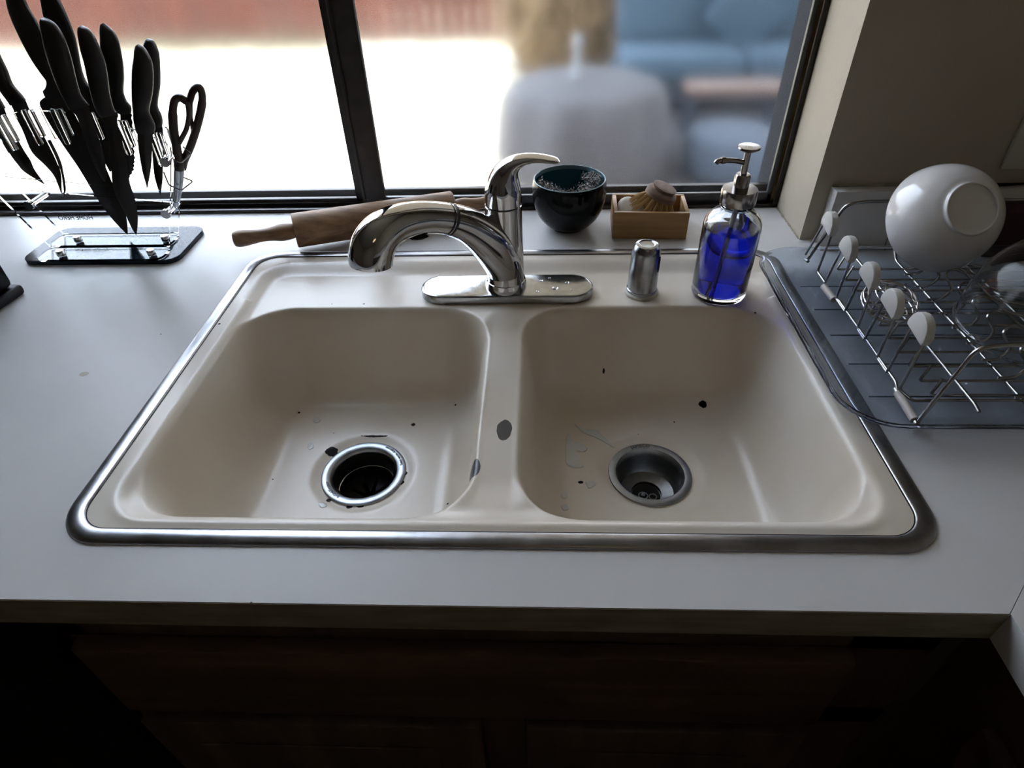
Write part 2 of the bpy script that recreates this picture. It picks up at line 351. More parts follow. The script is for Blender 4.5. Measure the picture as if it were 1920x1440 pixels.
# backsplash
g = G(); g.box(0.4985, 1.099, 0.5805, WY - 0.0005, 0.0, 0.090, 0.0008)
bs = g.mk('backsplash', M['laminate'], org=(0.8, 0.58, 0), smooth=True); tag(bs, 'low white laminate backsplash strip behind the dish rack', 'backsplash')
g = G(); g.tube([(0.4985 + k * 0.02, 0.602 - 0.001, 0.0915) for k in range(30)], [0.002 + random.uniform(-.0008, .0006) for _ in range(30)], 5)
g.mk('caulk_line', M['caulk'], bs)

# ------------------------------------------------------------------ sink
def sdrr(x, y, x0, x1, y0, y1, r):
    qx = np.abs(x - (x0 + x1) / 2) - (x1 - x0) / 2 + r; qy = np.abs(y - (y0 + y1) / 2) - (y1 - y0) / 2 + r
    return np.hypot(np.maximum(qx, 0), np.maximum(qy, 0)) + np.minimum(np.maximum(qx, qy), 0) - r
def sst(t): t = np.clip(t, 0, 1); return t * t * (3 - 2 * t)
SXO, SYF, SYB = 0.419, 0.0, 0.5735
DRL, DRR = (-0.1905, 0.2265), (0.1965, 0.2275)
ZB = -0.152
def hsink(x, y):
    z = 0.0028 - 0.0095 * sst(-sdrr(x, y, -0.392, 0.392, 0.0215, 0.541, 0.055) / 0.034)
    z = z + 0.0016 * np.exp(-((sdrr(x, y, -0.381, 0.381, 0.026, 0.532, 0.05) + 0.0) / 0.006) ** 2) * (y < 0.43)
    z = z - 0.006 * sst((0.034 - np.abs(x - 0.002)) / 0.018) * sst((y - 0.045) / 0.05) * sst((0.405 - y) / 0.05)
    D = np.zeros_like(x)
    for (x0, x1, dr) in ((-0.378, -0.016, DRL), (0.020, 0.378, DRR)):
        s = -sdrr(x, y, x0, x1, 0.031, 0.420, 0.078)
        t = np.clip(s / 0.078, 0, 1); f = (1 - (1 - t) ** 3.0) * sst(s / 0.024)
        dist = np.hypot(x - dr[0], y - dr[1])
        bot = -ZB - 0.004 - 0.004 * np.clip(dist / 0.2, 0, 1) + 0.004 * sst((0.075 - dist) / 0.02)
        D = np.maximum(D, f * bot)
    return z * (1 - sst(D / 0.05)) - D
st = 0.0022
xs = np.arange(-0.410, 0.4101, st); ys = np.arange(0.008, 0.5661, st)
X, Y = np.meshgrid(xs, ys); Z = hsink(X, Y)
clip = sdrr(X, Y, -0.411, 0.411, 0.007, 0.566, 0.038) > 0
hole = np.minimum(np.hypot(X - DRL[0], Y - DRL[1]), np.hypot(X - DRR[0], Y - DRR[1])) < 0.049
bad = clip | hole
ny, nx = X.shape; idx = np.arange(nx * ny).reshape(ny, nx)
okf = ~(bad[:-1, :-1] | bad[1:, :-1] | bad[:-1, 1:] | bad[1:, 1:])
F = np.stack([idx[:-1, :-1], idx[:-1, 1:], idx[1:, 1:], idx[1:, :-1]], -1)[okf]
used = np.unique(F); remap = -np.ones(nx * ny, int); remap[used] = np.arange(len(used))
V = np.stack([X.ravel(), Y.ravel(), Z.ravel()], -1)[used]; F = remap[F]
sink = thing('kitchen_sink', (0, 0, 0), 'almond enamel double bowl drop-in sink with chipped divider and steel rim', 'sink')
me = bpy.data.meshes.new('basin'); me.from_pydata(V.tolist(), [], F.tolist())
finish('basin', me, M['enamel'], sink, smooth=True, sharp=180)
# steel rim band
def ring_at(off, z):
    # off 0 = outer edge, 1 = inner edge
    a = 0.0185 * off; return [Vector((x, y, z)) for x, y in rrect(-SXO + a, SXO - a, SYF + a * 0.88, SYB - a * 1.05, 0.048 - a * 0.85, 14)]
prof = [(0, -0.002), (0.0, 0.001), (0.05, 0.0026), (0.2, 0.0042), (0.45, 0.0053), (0.7, 0.0053), (0.9, 0.0047), (0.97, 0.0042), (1.0, 0.0035), (1.0, 0.0)]
G().loft([ring_at(a, z) for a, z in prof], cap=False).mk('rim_band', M['steel_band'], sink, smooth=True, sharp=60)['label'] = 'worn stainless steel rim'
G().loft([ring_at(1.0, 0.0), ring_at(1.0, 0.0036), ring_at(1.05, 0.0036), ring_at(1.05, 0.0)], cap=False).mk('rim_seam', M['rubber'], sink, smooth=False)
def arc_text(txt, cx, cy, z, r, a_mid, size, outward, parent):
    """letters bent round a ring; outward: tops point away from the centre (read clockwise)"""
    def place(x, y, zz):
        if outward: a = a_mid - x / r; rr = r + y
        else: a = a_mid + x / r; rr = r - y
        return (cx + rr * math.cos(a), cy + rr * math.sin(a), z + zz)
    return text_mesh(txt, size, 'lettering', M['engrave'], parent, place, 0.00015)
def flange(cx, cy, ri, ro, z):
    return [(ri - 0.002, z - 0.05), (ri - 0.001, z - 0.006), (ri + 0.002, z - 0.001), (ri + 0.0035, z + 0.0002), (ro - 0.003, z + 0.0012), (ro - 0.001, z + 0.0005), (ro, z - 0.0012), (ro - 0.002, z - 0.003)]
zf = ZB + 0.0035
# left drain: disposer flange, rubber collar, splash guard
g = G().lathe(flange(*DRL, 0.0425, 0.0575, zf), 72, c=(*DRL, 0), cap=False)
dr = g.mk('disposer_flange', M['drain_steel'], sink); dr['label'] = 'brushed steel waste disposer flange in the left bowl'
arc_text('InSinkErator', *DRL, zf + 0.0014, 0.0475, math.radians(222), 0.0068, True, dr)
arc_text('food waste disposer', *DRL, zf + 0.0014, 0.0530, math.radians(40), 0.0058, False, dr)
G().lathe([(0.0395, zf - 0.045), (0.0400, zf - 0.02), (0.0404, zf - 0.004)], 64, c=(*DRL, 0), cap=False).mk('disposer_throat', M['rubber'], sink)
g = G().lathe([(0.0392, zf - 0.0285), (0.0380, zf - 0.0290), (0.0378, zf - 0.0300), (0.0392, zf - 0.0305)], 64, c=(*DRL, 0), cap=False); g.mk('throat_ring', M['old_chrome'], sink)
g = G(); zz = zf - 0.048
for k in range(9):
    a0 = 2 * PI * (k + 0.05) / 9; a1 = 2 * PI * (k + 0.95) / 9; am = (a0 + a1) / 2
    g.add([(DRL[0] + r * math.cos(a), DRL[1] + r * math.sin(a), zz + dz) for r, a, dz in ((0.041, a0, 0.004), (0.041, am, 0.004), (0.041, a1, 0.004), (0.009, am, -0.004))], [(0, 1, 2, 3)])
g.mk('splash_guard', M['blackplastic'], sink, smooth=False)
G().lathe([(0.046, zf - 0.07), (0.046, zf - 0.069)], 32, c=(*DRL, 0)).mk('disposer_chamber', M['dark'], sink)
# right drain: basket strainer body
g = G().lathe([(0.0, zf - 0.046), (0.020, zf - 0.045), (0.0205, zf - 0.040), (0.036, zf - 0.036), (0.040, zf - 0.030), (0.0415, zf - 0.008), (0.0430, zf - 0.003), (0.0455, zf + 0.0008), (0.050, zf + 0.0018), (0.0545, zf + 0.0008), (0.0552, zf - 0.001), (0.053, zf - 0.003)], 72, c=(*DRR, 0), cap=False)
dr2 = g.mk('strainer_flange', M['drain_steel'], sink); dr2['label'] = 'rounded steel strainer flange in the right bowl'
arc_text('JAMECO', *DRR, zf + 0.0020, 0.0472, math.radians(98), 0.0070, True, dr2)
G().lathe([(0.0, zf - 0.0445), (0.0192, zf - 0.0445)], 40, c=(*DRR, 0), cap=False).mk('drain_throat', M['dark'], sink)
g = G(); g.tube([(DRR[0] - 0.005 + 0.006 * math.cos(a), DRR[1] - 0.004 + 0.006 * math.sin(a), zf - 0.041) for a in [k * PI / 8 for k in range(16)]], 0.0009, 6, True)
g.tube([(DRR[0] + 0.008 + 0.005 * math.cos(a), DRR[1] - 0.006 + 0.005 * math.sin(a), zf - 0.041) for a in [k * PI / 8 for k in range(16)]], 0.0008, 6, True)
g.lathe([(0.0, zf - 0.041), (0.003, zf - 0.041), (0.003, zf - 0.038), (0.0, zf - 0.037)], 12, c=(DRR[0] - 0.005, DRR[1] - 0.004, 0)); g.mk('strainer_cross', M['drain_steel'], sink)

# water lying in the bowls and on the deck
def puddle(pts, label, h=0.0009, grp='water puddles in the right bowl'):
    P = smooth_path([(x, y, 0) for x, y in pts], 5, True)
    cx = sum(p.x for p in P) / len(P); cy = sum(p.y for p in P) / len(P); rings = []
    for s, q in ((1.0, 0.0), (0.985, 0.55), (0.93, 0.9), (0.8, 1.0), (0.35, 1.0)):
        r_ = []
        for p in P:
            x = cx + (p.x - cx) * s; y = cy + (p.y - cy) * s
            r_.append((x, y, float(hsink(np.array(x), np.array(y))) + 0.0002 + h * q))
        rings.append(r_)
    o = G().loft(rings).mk('water_puddle', M['sheen_water'], org=(cx, cy, rings[0][0][2])); return tag(o, label, 'water', grp)
def ond(pxs, z=-0.147):
    o = []
    for px, py in pxs:
        d = FW * FPX + RT * (px - 960) - UP * (py - 720); t = (z - CAM.z) / d.z; P = CAM + d * t; o.append((P.x, P.y))
    return o
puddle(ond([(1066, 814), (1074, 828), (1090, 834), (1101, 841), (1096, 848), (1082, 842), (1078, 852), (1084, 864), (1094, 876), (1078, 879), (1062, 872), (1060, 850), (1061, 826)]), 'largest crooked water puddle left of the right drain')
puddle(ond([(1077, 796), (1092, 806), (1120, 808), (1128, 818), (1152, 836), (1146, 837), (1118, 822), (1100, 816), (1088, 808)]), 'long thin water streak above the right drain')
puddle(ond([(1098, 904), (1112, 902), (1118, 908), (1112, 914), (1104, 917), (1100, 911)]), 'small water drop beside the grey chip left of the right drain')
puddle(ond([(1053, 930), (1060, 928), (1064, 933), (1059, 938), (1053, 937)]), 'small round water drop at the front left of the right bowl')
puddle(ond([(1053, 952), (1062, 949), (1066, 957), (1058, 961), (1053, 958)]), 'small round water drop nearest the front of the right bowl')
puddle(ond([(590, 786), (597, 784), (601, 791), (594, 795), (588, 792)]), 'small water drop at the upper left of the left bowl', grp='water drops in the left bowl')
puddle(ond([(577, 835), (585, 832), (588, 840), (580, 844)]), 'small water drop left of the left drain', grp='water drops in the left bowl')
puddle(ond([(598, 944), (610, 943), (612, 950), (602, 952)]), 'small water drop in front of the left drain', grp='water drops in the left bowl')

# ------------------------------------------------------------------ faucet
ZD = -0.0062
fa = thing('kitchen_faucet', (0, 0.457, ZD), 'chrome pull-out kitchen faucet with curved spout and top lever on oval plate', 'faucet')
def stadium(hx, hy, n=20):
    o = []
    for c, a0 in ((hx - hy, -90), (-(hx - hy), 90)):
        for k in range(n + 1):
            a = math.radians(a0 + 180 * k / n); o.append((c + hy * math.cos(a), hy * math.sin(a)))
    return o
rings = []
for ins, z in ((0.0, 0.0), (0.0, 0.009), (0.0005, 0.0105), (0.002, 0.0118), (0.005, 0.0124)):
    rings.append([(x + 0.001, y + 0.457, ZD + z) for x, y in stadium(0.127 - ins, 0.0325 - ins)])
bp_ = G().loft(rings).mk('base_plate', M['plate_chrome'], fa, sharp=30); bp_['label'] = 'oval chrome deck plate with water spots'
g = G().lathe([(0.0, 0.006), (0.0300, 0.006), (0.0300, 0.009), (0.0288, 0.016), (0.0285, 0.0175), (0.0276, 0.018), (0.0268, 0.030), (0.0262, 0.06), (0.0252, 0.10), (0.0250, 0.1305), (0.0242, 0.1315), (0.0, 0.1315)], 64, c=(0, 0.457, 0), cap=False)
g.mk('body', M['chrome'], fa, sharp=30)
SD = Vector((-0.742, -0.670, 0))
path = [(-0.001, 0.026, .0262), (0.004, 0.045, .0285), (0.013, 0.064, .0295), (0.026, 0.084, .0290), (0.042, 0.1025, .0265), (0.060, 0.1190, .0236), (0.078, 0.1315, .0215), (0.100, 0.1430, .0200), (0.130, 0.1530, .0200), (0.160, 0.1570, .0215), (0.184, 0.1525, .0245), (0.198, 0.1415, .0264), (0.2045, 0.129, .0268), (0.2065, 0.1195, .0262)]
def sp_pts(sub=6):
    P = smooth_path([(a, b, c) for a, b, c in path], sub); return P
P = sp_pts()
def spt(s, z): return Vector((0, 0.457, 0)) + SD * s + Vector((0, 0, z))
pts = [spt(p.x, p.y) for p in P]; rr = [p.z for p in P]
k1 = 40
def sweep(pts, rr, name, m_, par, seg=40, endcap=True):
    side = Vector((0, 0, 1)).cross(SD).normalized(); rings = []
    for i, p in enumerate(pts):
        t = (pts[min(i + 1, len(pts) - 1)] - pts[max(i - 1, 0)]).normalized(); n2 = t.cross(side)
        rings.append([p + (side * math.cos(2 * PI * k / seg) + n2 * math.sin(2 * PI * k / seg)) * rr[i] for k in range(seg)])
    return G().loft(rings, True).mk(name, m_, par, sharp=50)
sweep(pts[:k1], rr[:k1], 'spout_neck', M['chrome'], fa)
hd = sweep(pts[k1:], rr[k1:], 'spray_head', M['chrome'], fa)
sweep(pts[k1 - 2:k1 + 2], [rr[k1 - 2] - 0.0006] * 4, 'spray_head_seam', M['rubber'], fa)
e1 = pts[-1]; td = (pts[-1] - pts[-2]).normalized()
G().lathe([(0.0, 0.0), (0.021, 0.0), (0.022, 0.0015), (0.0, 0.0016)], 40, mtx=rotm(td), c=e1 + td * 0.0001).mk('aerator', M['rubber'], hd)
# toggle under the spray head
b0 = spt(0.139, 0.1315); g = G().lathe([(0.0, -0.0035), (0.005, -0.003), (0.0075, 0.0), (0.005, 0.003), (0.0, 0.0035)], 20, mtx=Matrix.Diagonal((2.0, 0.9, 1, 1)), c=b0); g.mk('spray_button', M['rubber'], hd)
# lever: dome that sweeps into a flat paddle
lv = [(0.0005, 0.1330, .0244, .0244), (0.0005, 0.150, .0242, .0244), (0.0020, 0.163, .0215, .0232), (0.0060, 0.1745, .0172, .0208), (0.0130, 0.1835, .0122, .0176), (0.0230, 0.1895, .0082, .0150), (0.0360, 0.1925, .0058, .0135), (0.0500, 0.1925, .0046, .0132), (0.0630, 0.1905, .0040, .0122), (0.0710, 0.1890, .0030, .0095), (0.0745, 0.1882, .0012, .0050)]
A = smooth_path([(a, b, c) for a, b, c, d in lv], 5); B = smooth_path([(d, 0, 0) for a, b, c, d in lv], 5); rings = []
for i, p in enumerate(A):
    q0 = A[max(i - 1, 0)]; q1 = A[min(i + 1, len(A) - 1)]; t = Vector((q1.x - q0.x, 0, q1.y - q0.y)).normalized()
    if i == 0: t = Vector((0, 0, 1))
    n2 = Vector((t.z, 0, -t.x)); c = Vector((p.x, 0.457, p.y))
    rings.append([c + n2 * (math.cos(2 * PI * k / 40) * p.z) + Vector((0, 1, 0)) * (math.sin(2 * PI * k / 40) * B[i].x) for k in range(40)])
G().loft(rings).mk('lever_handle', M['chrome'], fa, sharp=60)
G().lathe([(0.0238, 0.1300), (0.0238, 0.1335)], 48, c=(0, 0.457, 0)).mk('handle_seam', M['rubber'], fa)
# droplets on the right half of the plate
for (x, y, r, lb) in ((0.052, 0.468, 0.0026, 'water drop on the faucet plate just right of the faucet body'), (0.072, 0.447, 0.0046, 'largest water drop on the right half of the faucet plate'), (0.064, 0.476, 0.002, 'water drop nearest the back edge of the faucet plate'), (0.090, 0.463, 0.0030, 'water drop nearest the right end of the faucet plate'), (0.096, 0.443, 0.002, 'water drop at the right front of the faucet plate'), (0.046, 0.438, 0.0022, 'water drop at the front of the plate beside the faucet foot')):
    o = G().lathe([(r, 0), (r * 0.93, r * 0.2), (r * 0.6, r * 0.38), (0.0001, r * 0.45)], 16, c=(x, y, ZD + 0.0123)).mk('water_drop', M['water'], org=(x, y, ZD + 0.0123))
    tag(o, lb, 'water', 'water drops on the faucet plate')

# ------------------------------------------------------------------ air gap cap
ag = thing('air_gap', (0.199, 0.455, ZD), 'dull chrome dishwasher air gap cap standing between faucet and blue bottle', 'air gap')
c = (0.199, 0.455, ZD)
G().lathe([(0.0, 0.0), (0.0245, 0.0), (0.0245, 0.003), (0.022, 0.005), (0.0, 0.005)], 40, c=c).mk('washer', M['plate_cover'], ag)
G().lathe([(0.0, 0.005), (0.0222, 0.005), (0.0222, 0.008), (0.0212, 0.009), (0.0208, 0.04), (0.0202, 0.066), (0.0188, 0.0735), (0.0155, 0.0775), (0.012, 0.0785), (0.010, 0.0772), (0.0, 0.0768)], 48, c=c).mk('cap', M['old_chrome'], ag, sharp=30)
a = math.radians(-28); g = G()
rings = []
for q in ((0.0036, 0.0125), ):
    for off in (0.0198, 0.0212):
        ring = []
        for k in range(20):
            t = 2 * PI * k / 20; u = q[0] * math.cos(t); v_ = q[1] * math.sin(t); aa = a + u / 0.0206
            ring.append((c[0] + off * math.cos(aa), c[1] + off * math.sin(aa), c[2] + 0.051 + v_))
        rings.append(ring)
g.loft(rings).mk('slot', M['dark'], ag)

# ------------------------------------------------------------------ soap bottle
bc = (0.3095, 0.452, ZD)
bt = thing('soap_dispenser', bc, 'clear glass pump bottle half filled with bright blue dish soap', 'soap dispenser')
out = [(0.0, 0.0), (0.034, 0.0), (0.0375, 0.0025), (0.0385, 0.007), (0.0385, 0.104), (0.0375, 0.112), (0.034, 0.1195), (0.028, 0.125), (0.0215, 0.1285), (0.0195, 0.131), (0.0215, 0.1325), (0.0215, 0.1345), (0.0190, 0.136), (0.0190, 0.148)]
inn = [(0.0168, 0.148), (0.0168, 0.132), (0.020, 0.1265), (0.027, 0.1215), (0.0325, 0.116), (0.0355, 0.109), (0.0362, 0.103), (0.0362, 0.0125), (0.0345, 0.0095), (0.0, 0.0085)]
G().lathe(out + inn, 64, c=bc, cap=False).mk('bottle', M['glass'], bt, sharp=50)
li = [(0.0, 0.0089), (0.0342, 0.0099), (0.0358, 0.0128), (0.0358, 0.1015), (0.0352, 0.1040), (0.0345, 0.1043), (0.0, 0.1043)]
lo_ = G().lathe(li, 64, c=bc, cap=False).mk('soap_liquid', M['liquid'], bt, sharp=50); lo_['label'] = 'bright blue liquid soap'
G().tube([(bc[0] + 0.001, bc[1], bc[2] + 0.135), (bc[0] - 0.001, bc[1], bc[2] + 0.108)], 0.0038, 12).mk('dip_tube', M['straw'], bt)
G().tube([(bc[0] - 0.001, bc[1], bc[2] + 0.107), (bc[0] - 0.007, bc[1] - 0.004, bc[2] + 0.016)], 0.0026, 12).mk('dip_tube', M['straw'], bt)
cl = G().lathe([(0.0205, 0.138), (0.0228, 0.138), (0.0232, 0.1395), (0.0232, 0.155), (0.0222, 0.1575), (0.0, 0.158)], 48, c=bc, cap=False).mk('collar', M['pump'], bt)
G().lathe([(0.0, 0.1575), (0.0100, 0.1575), (0.0100, 0.174), (0.0085, 0.1765), (0.0, 0.1768)], 32, c=bc, cap=False).mk('pump_barrel', M['pump'], bt)
G().tube([(bc[0], bc[1], bc[2] + 0.175), (bc[0], bc[1], bc[2] + 0.2065)], 0.0042, 16).mk('pump_stem', M['pump'], bt)
G().lathe([(0.0, 0.204), (0.006, 0.2045), (0.0135, 0.2085), (0.0142, 0.2098), (0.0135, 0.2115), (0.0, 0.2120)], 32, c=bc, cap=False).mk('pump_button', M['pump'], bt)
nz = smooth_path([(bc[0] - 0.001, bc[1], bc[2] + 0.191), (bc[0] - 0.014, bc[1] - 0.003, bc[2] + 0.1945), (bc[0] - 0.030, bc[1] - 0.006, bc[2] + 0.1965), (bc[0] - 0.0375, bc[1] - 0.0075, bc[2] + 0.1960), (bc[0] - 0.040, bc[1] - 0.008, bc[2] + 0.1935)], 4)
G().tube(nz, 0.0033, 12).mk('nozzle', M['pump'], bt)
G().tube([Vector((bc[0] - 0.0285, bc[1] - 0.006, bc[2] + 0.1965)), Vector((bc[0] - 0.0335, bc[1] - 0.007, bc[2] + 0.1965))], 0.0045, 12).mk('nozzle_ring', M['pump'], bt)

# ------------------------------------------------------------------ rolling pin
rp_ = thing('rolling_pin', (-0.22, 0.635, 0), 'wooden rolling pin lying on the worktop behind the faucet spout', 'rolling pin')
RR = 0.0275
A0 = Vector((-0.3500, 0.5870, RR + 0.0055)); A1 = Vector((-0.1000, 0.6830, RR)); ax = (A1 - A0).normalized(); L = (A1 - A0).length
mt_ = rotm(ax)
G().lathe([(0.0, 0.0), (RR - 0.0015, 0.0), (RR, 0.0015), (RR, L - 0.0015), (RR - 0.0015, L), (0.0, L)], 56, mtx=mt_, c=A0).mk('roller', M['wood_pin'], rp_, sharp=35)
hp = [(0.0105, -0.002), (0.0125, 0.006), (0.0135, 0.02), (0.011, 0.035), (0.0098, 0.05), (0.0112, 0.065), (0.0128, 0.078), (0.0125, 0.088), (0.0095, 0.094), (0.0, 0.0955)]
hp = [(p.x, p.y) for p in smooth_path([(a, b, 0) for a, b in hp], 4)]
G().lathe(hp, 32, mtx=rotm(-ax), c=A0, cap=True).mk('handle', M['wood_pin'], rp_, sharp=50)
G().lathe(hp, 32, mtx=rotm(ax), c=A1, cap=True).mk('handle', M['wood_pin'], rp_, sharp=50)

# ------------------------------------------------------------------ black bowl with steel wool
cb = (0.099, 0.662, 0.0)
bw = thing('ceramic_bowl', cb, 'small black glazed bowl with teal inside on the window ledge', 'bowl')
outp = [(0.0, 0.0), (0.026, 0.0), (0.029, 0.002), (0.040, 0.010), (0.052, 0.025), (0.0595, 0.045), (0.0615, 0.062), (0.0608, 0.076), (0.0592, 0.0845)]
inp = [(0.0592, 0.0845), (0.0582, 0.0852), (0.0570, 0.0842), (0.0565, 0.0790)]
inp2 = [(0.0565, 0.0790), (0.0570, 0.062), (0.0545, 0.045), (0.047, 0.027), (0.036, 0.015), (0.02, 0.009), (0.0, 0.008)]
sm = lambda q, n=4: [(p.x, p.y) for p in smooth_path([(a, b, 0) for a, b in q], n)]
G().lathe(sm(outp), 64, c=cb, cap=False).mk('outer_glaze', M['glaze_black'], bw)
G().lathe(sm(inp), 64, c=cb, cap=False).mk('rim', M['glaze_rim'], bw)
G().lathe(sm(inp2), 64, c=cb, cap=False).mk('inner_glaze', M['glaze_teal'], bw)['label'] = 'teal glazed inside'
# curly steel wool, an open ring round the bowl
g = G()
for k in range(1300):
    a = random.uniform(-3.35, 0.75); r0 = 0.053 * math.sqrt(random.uniform(0.12, 0.86)); low = random.random() < 0.35
    top = 0.0545 + 0.50 * r0 + (0.008 if a > -0.45 and r0 > 0.03 else 0)
    z0 = random.uniform(0.030, top) if low else random.gauss(top - 0.003, 0.0035)
    if r0 > 0.046: z0 = min(z0, 0.081)
    P0 = Vector((cb[0] + r0 * math.cos(a), cb[1] + r0 * math.sin(a), z0))
    ax_ = Vector((random.gauss(0, 1), random.gauss(0, 1), random.gauss(0, 1))).normalized(); u = ax_.orthogonal().normalized(); v_ = ax_.cross(u)
    cr = random.uniform(0.0012, 0.0026); pts = [P0 + u * (cr * math.cos(t)) + v_ * (cr * math.sin(t)) + ax_ * (0.0008 * t) for t in [j * 0.8 for j in range(12)]]
    for q in pts:
        d = math.hypot(q.x - cb[0], q.y - cb[1])
        if d > 0.0535: s_ = 0.0535 / d; q.x = cb[0] + (q.x - cb[0]) * s_; q.y = cb[1] + (q.y - cb[1]) * s_
    g.tube(pts, 0.00032, 3)
tag(g.mk('steel_scrubber', M['wool'], org=(cb[0], cb[1], 0.02)), 'curly steel wool scrubber ring inside the black bowl', 'scrubber')

# ------------------------------------------------------------------ bamboo box, soap, brush
BXC = Vector((0.2325, 0.6495, 0)); BR = Matrix.Translation(BXC) @ Matrix.Rotation(math.radians(-3), 4, 'Z')
bx = thing('bamboo_box', tuple(BXC), 'open bamboo box on the window ledge holding brush and soap', 'box')
hx_, hy_, H_, tk = 0.0605, 0.0385, 0.046, 0.0065
for (x0, x1, y0, y1) in ((-hx_, hx_, -hy_, -hy_ + tk), (-hx_, hx_, hy_ - tk, hy_), (-hx_, -hx_ + tk, -hy_ + tk, hy_ - tk), (hx_ - tk, hx_, -hy_ + tk, hy_ - tk)):
    G().box(x0, x1, y0, y1, 0.0, H_, 0.0012, mtx=BR).mk('side_board', M['bamboo'], bx)
G().box(-hx_ + tk, hx_ - tk, -hy_ + tk, hy_ - tk, 0.0, 0.005, mtx=BR).mk('bottom_board', M['bamboo'], bx)
# white oval soap standing tilted
sc_ = BR @ Vector((-0.030, 0.000, 0.0315)); mx = Matrix.Translation(sc_) @ Matrix.Rotation(math.radians(20), 4, 'Z') @ Matrix.Rotation(math.radians(28), 4, 'X') 
g = G(); rings = []
for k in range(13):
    t = -PI / 2 + PI * k / 12; zz = math.sin(t) * 0.010; f = math.cos(t) ** 0.45 if abs(math.cos(t)) > 1e-6 else 0.01
    rings.append([mx @ Vector((0.0225 * f * math.cos(a), 0.028 * f * math.sin(a), zz)) for a in [2 * PI * j / 40 for j in range(40)]])
g.loft(rings); tag(g.mk('soap_bar', M['soap'], org=tuple(sc_)), 'off-white oval soap bar leaning inside the bamboo box', 'soap')
# brush
hc = Vector((0.2500, 0.6520, 0.0610)); hax = Vector((0.36, -0.06, 0.93)).normalized(); hm = rotm(hax)
br = thing('dish_brush', tuple(hc), 'round wooden dish brush head with tan bristles on the bamboo box', 'brush')
G().lathe(sm([(0.0, -0.006), (0.024, -0.006), (0.0262, -0.003), (0.0262, 0.002), (0.0235, 0.005), (0.0195, 0.0062), (0.0185, 0.0075), (0.0195, 0.0092), (0.0200, 0.0110), (0.0188, 0.0128), (0.0, 0.0135)], 3), 44, mtx=hm, c=hc, cap=False).mk('head', M['brushwood'], br)
g = G()
for ringr, n in ((0.006, 6), (0.0135, 11), (0.0205, 17)):
    for k in range(n):
        a = 2 * PI * k / n + ringr * 40; dx, dy = random.gauss(0, 0.0012), random.gauss(0, 0.0012)
        for j in range(24):
            ra = 0.0017 * math.sqrt(random.random()); ta = random.uniform(0, 2 * PI); da = ra * math.cos(ta); db = ra * math.sin(ta); Ln = random.uniform(0.022, 0.030)
            sx = ringr * math.cos(a); sy = ringr * math.sin(a); sp_ = 1.95
            pz = lambda f, k_: hc + (hm @ Vector((sx * (1 + (sp_ - 1) * f) + da * k_ + dx * f, sy * (1 + (sp_ - 1) * f) + db * k_ + dy * f, -0.005 - Ln * f)))
            Q = [pz(0, 0.8), pz(0.55, 1.2), pz(1.0, 2.1)]
            for q_ in Q:
                if q_.z < 0.0475: q_.y = max(q_.y, 0.6195); q_.x = min(max(q_.x, 0.185), 0.2840)
            g.tube(Q, [0.00045, 0.00042, 0.0003], 4)
bo = g.mk('bristles', M['bristle'], br, smooth=False)

# ------------------------------------------------------------------ knife stand
ks = thing('knife_stand', (-0.66, 0.60, 0), 'clear acrylic knife stand on a dark glossy base by the window', 'knife block')
G().loft([[(x, y, z) for x, y in rrect(-0.797 + i, -0.536 - i, 0.538 + i, 0.661 - i, 0.022 - i, 8)] for i, z in ((0.0007, 0.0), (0.0, 0.001), (0.0, 0.0072), (0.0008, 0.008))]).mk('base', M['acr_base'], ks, sharp=30)['label'] = 'dark glossy base plate'
def arcz(x):
    t = (x + 0.668) / 0.170; return 0.2275 - 0.046 * t * t - 0.004 * t
def panel(y0, dx, dz):
    P = [(-0.764 + dx, 0.012), (-0.838 + dx, arcz(-0.838) + dz)]
    P += [(x + dx, arcz(x) + dz) for x in np.linspace(-0.83, -0.505, 24)]
    P += [(-0.498 + dx, arcz(-0.498) + dz - 0.004), (-0.500 + dx, 0.165 + dz), (-0.562 + dx, 0.012)]
    g = G().prism(P, 1, y0, y0 + 0.004); return g
for y0, dx, dz, nm in ((0.575, 0.0, 0.0, 'front_panel'), (0.625, -0.008, -0.008, 'back_panel')):
    pn = panel(y0, dx, dz).mk(nm, M['acrylic'], ks, smooth=False)
    yy = y0 - 0.040
    pl = [(x, y) for x, y in rrect(-0.768 + dx, -0.558 + dx, yy, y0 + 0.004, 0.014, 6)]
    G().prism(pl, 2, 0.0085, 0.012).mk('foot_flange', M['acrylic'], ks, smooth=False)
    for px in (-0.730, -0.579):
        G().lathe([(0.0, 0.012), (0.0062, 0.012), (0.0062, 0.0195), (0.0056, 0.0205), (0.0, 0.021)], 24, c=(px, y0 - 0.0245, 0), cap=False).mk('screw_cap', M['chrome'], ks)
# spacer posts between the panels
for x, z in ((-0.758, 0.088), (-0.543, 0.071), (-0.512, 0.153), (-0.83, 0.17)):
    pst = G().tube([(x, 0.5785, z), (x - 0.004, 0.6255, z - 0.002)], 0.0045, 16).mk('spacer_post', M['clip'], ks)
    G().tube([(x, 0.570, z), (x, 0.5755, z)], 0.0072, 20).mk('screw_cap', M['chrome'], pst)
# clear guide clips hanging behind each panel
for y0, dx, dz in ((0.5795, 0.0, 0.0), (0.6295, -0.008, -0.008)):
    for k in range(7):
        x = -0.79 + k * 0.044 + dx; z = arcz(x - dx) + dz; tl = (x + 0.668) * -0.35
        for q, Ln in ((0.0, 0.045), (0.010, 0.033)):
            G().box(x + q, x + q + 0.008, y0, y0 + 0.007, z - 0.004 - Ln, z + 0.0015, 0.0022, 3, mtx=Matrix.Translation((x, 0, z)) @ Matrix.Rotation(-tl * 1.0, 4, 'Y') @ Matrix.Translation((-x, 0, -z))).mk('guide_clip', M['clip'], ks)
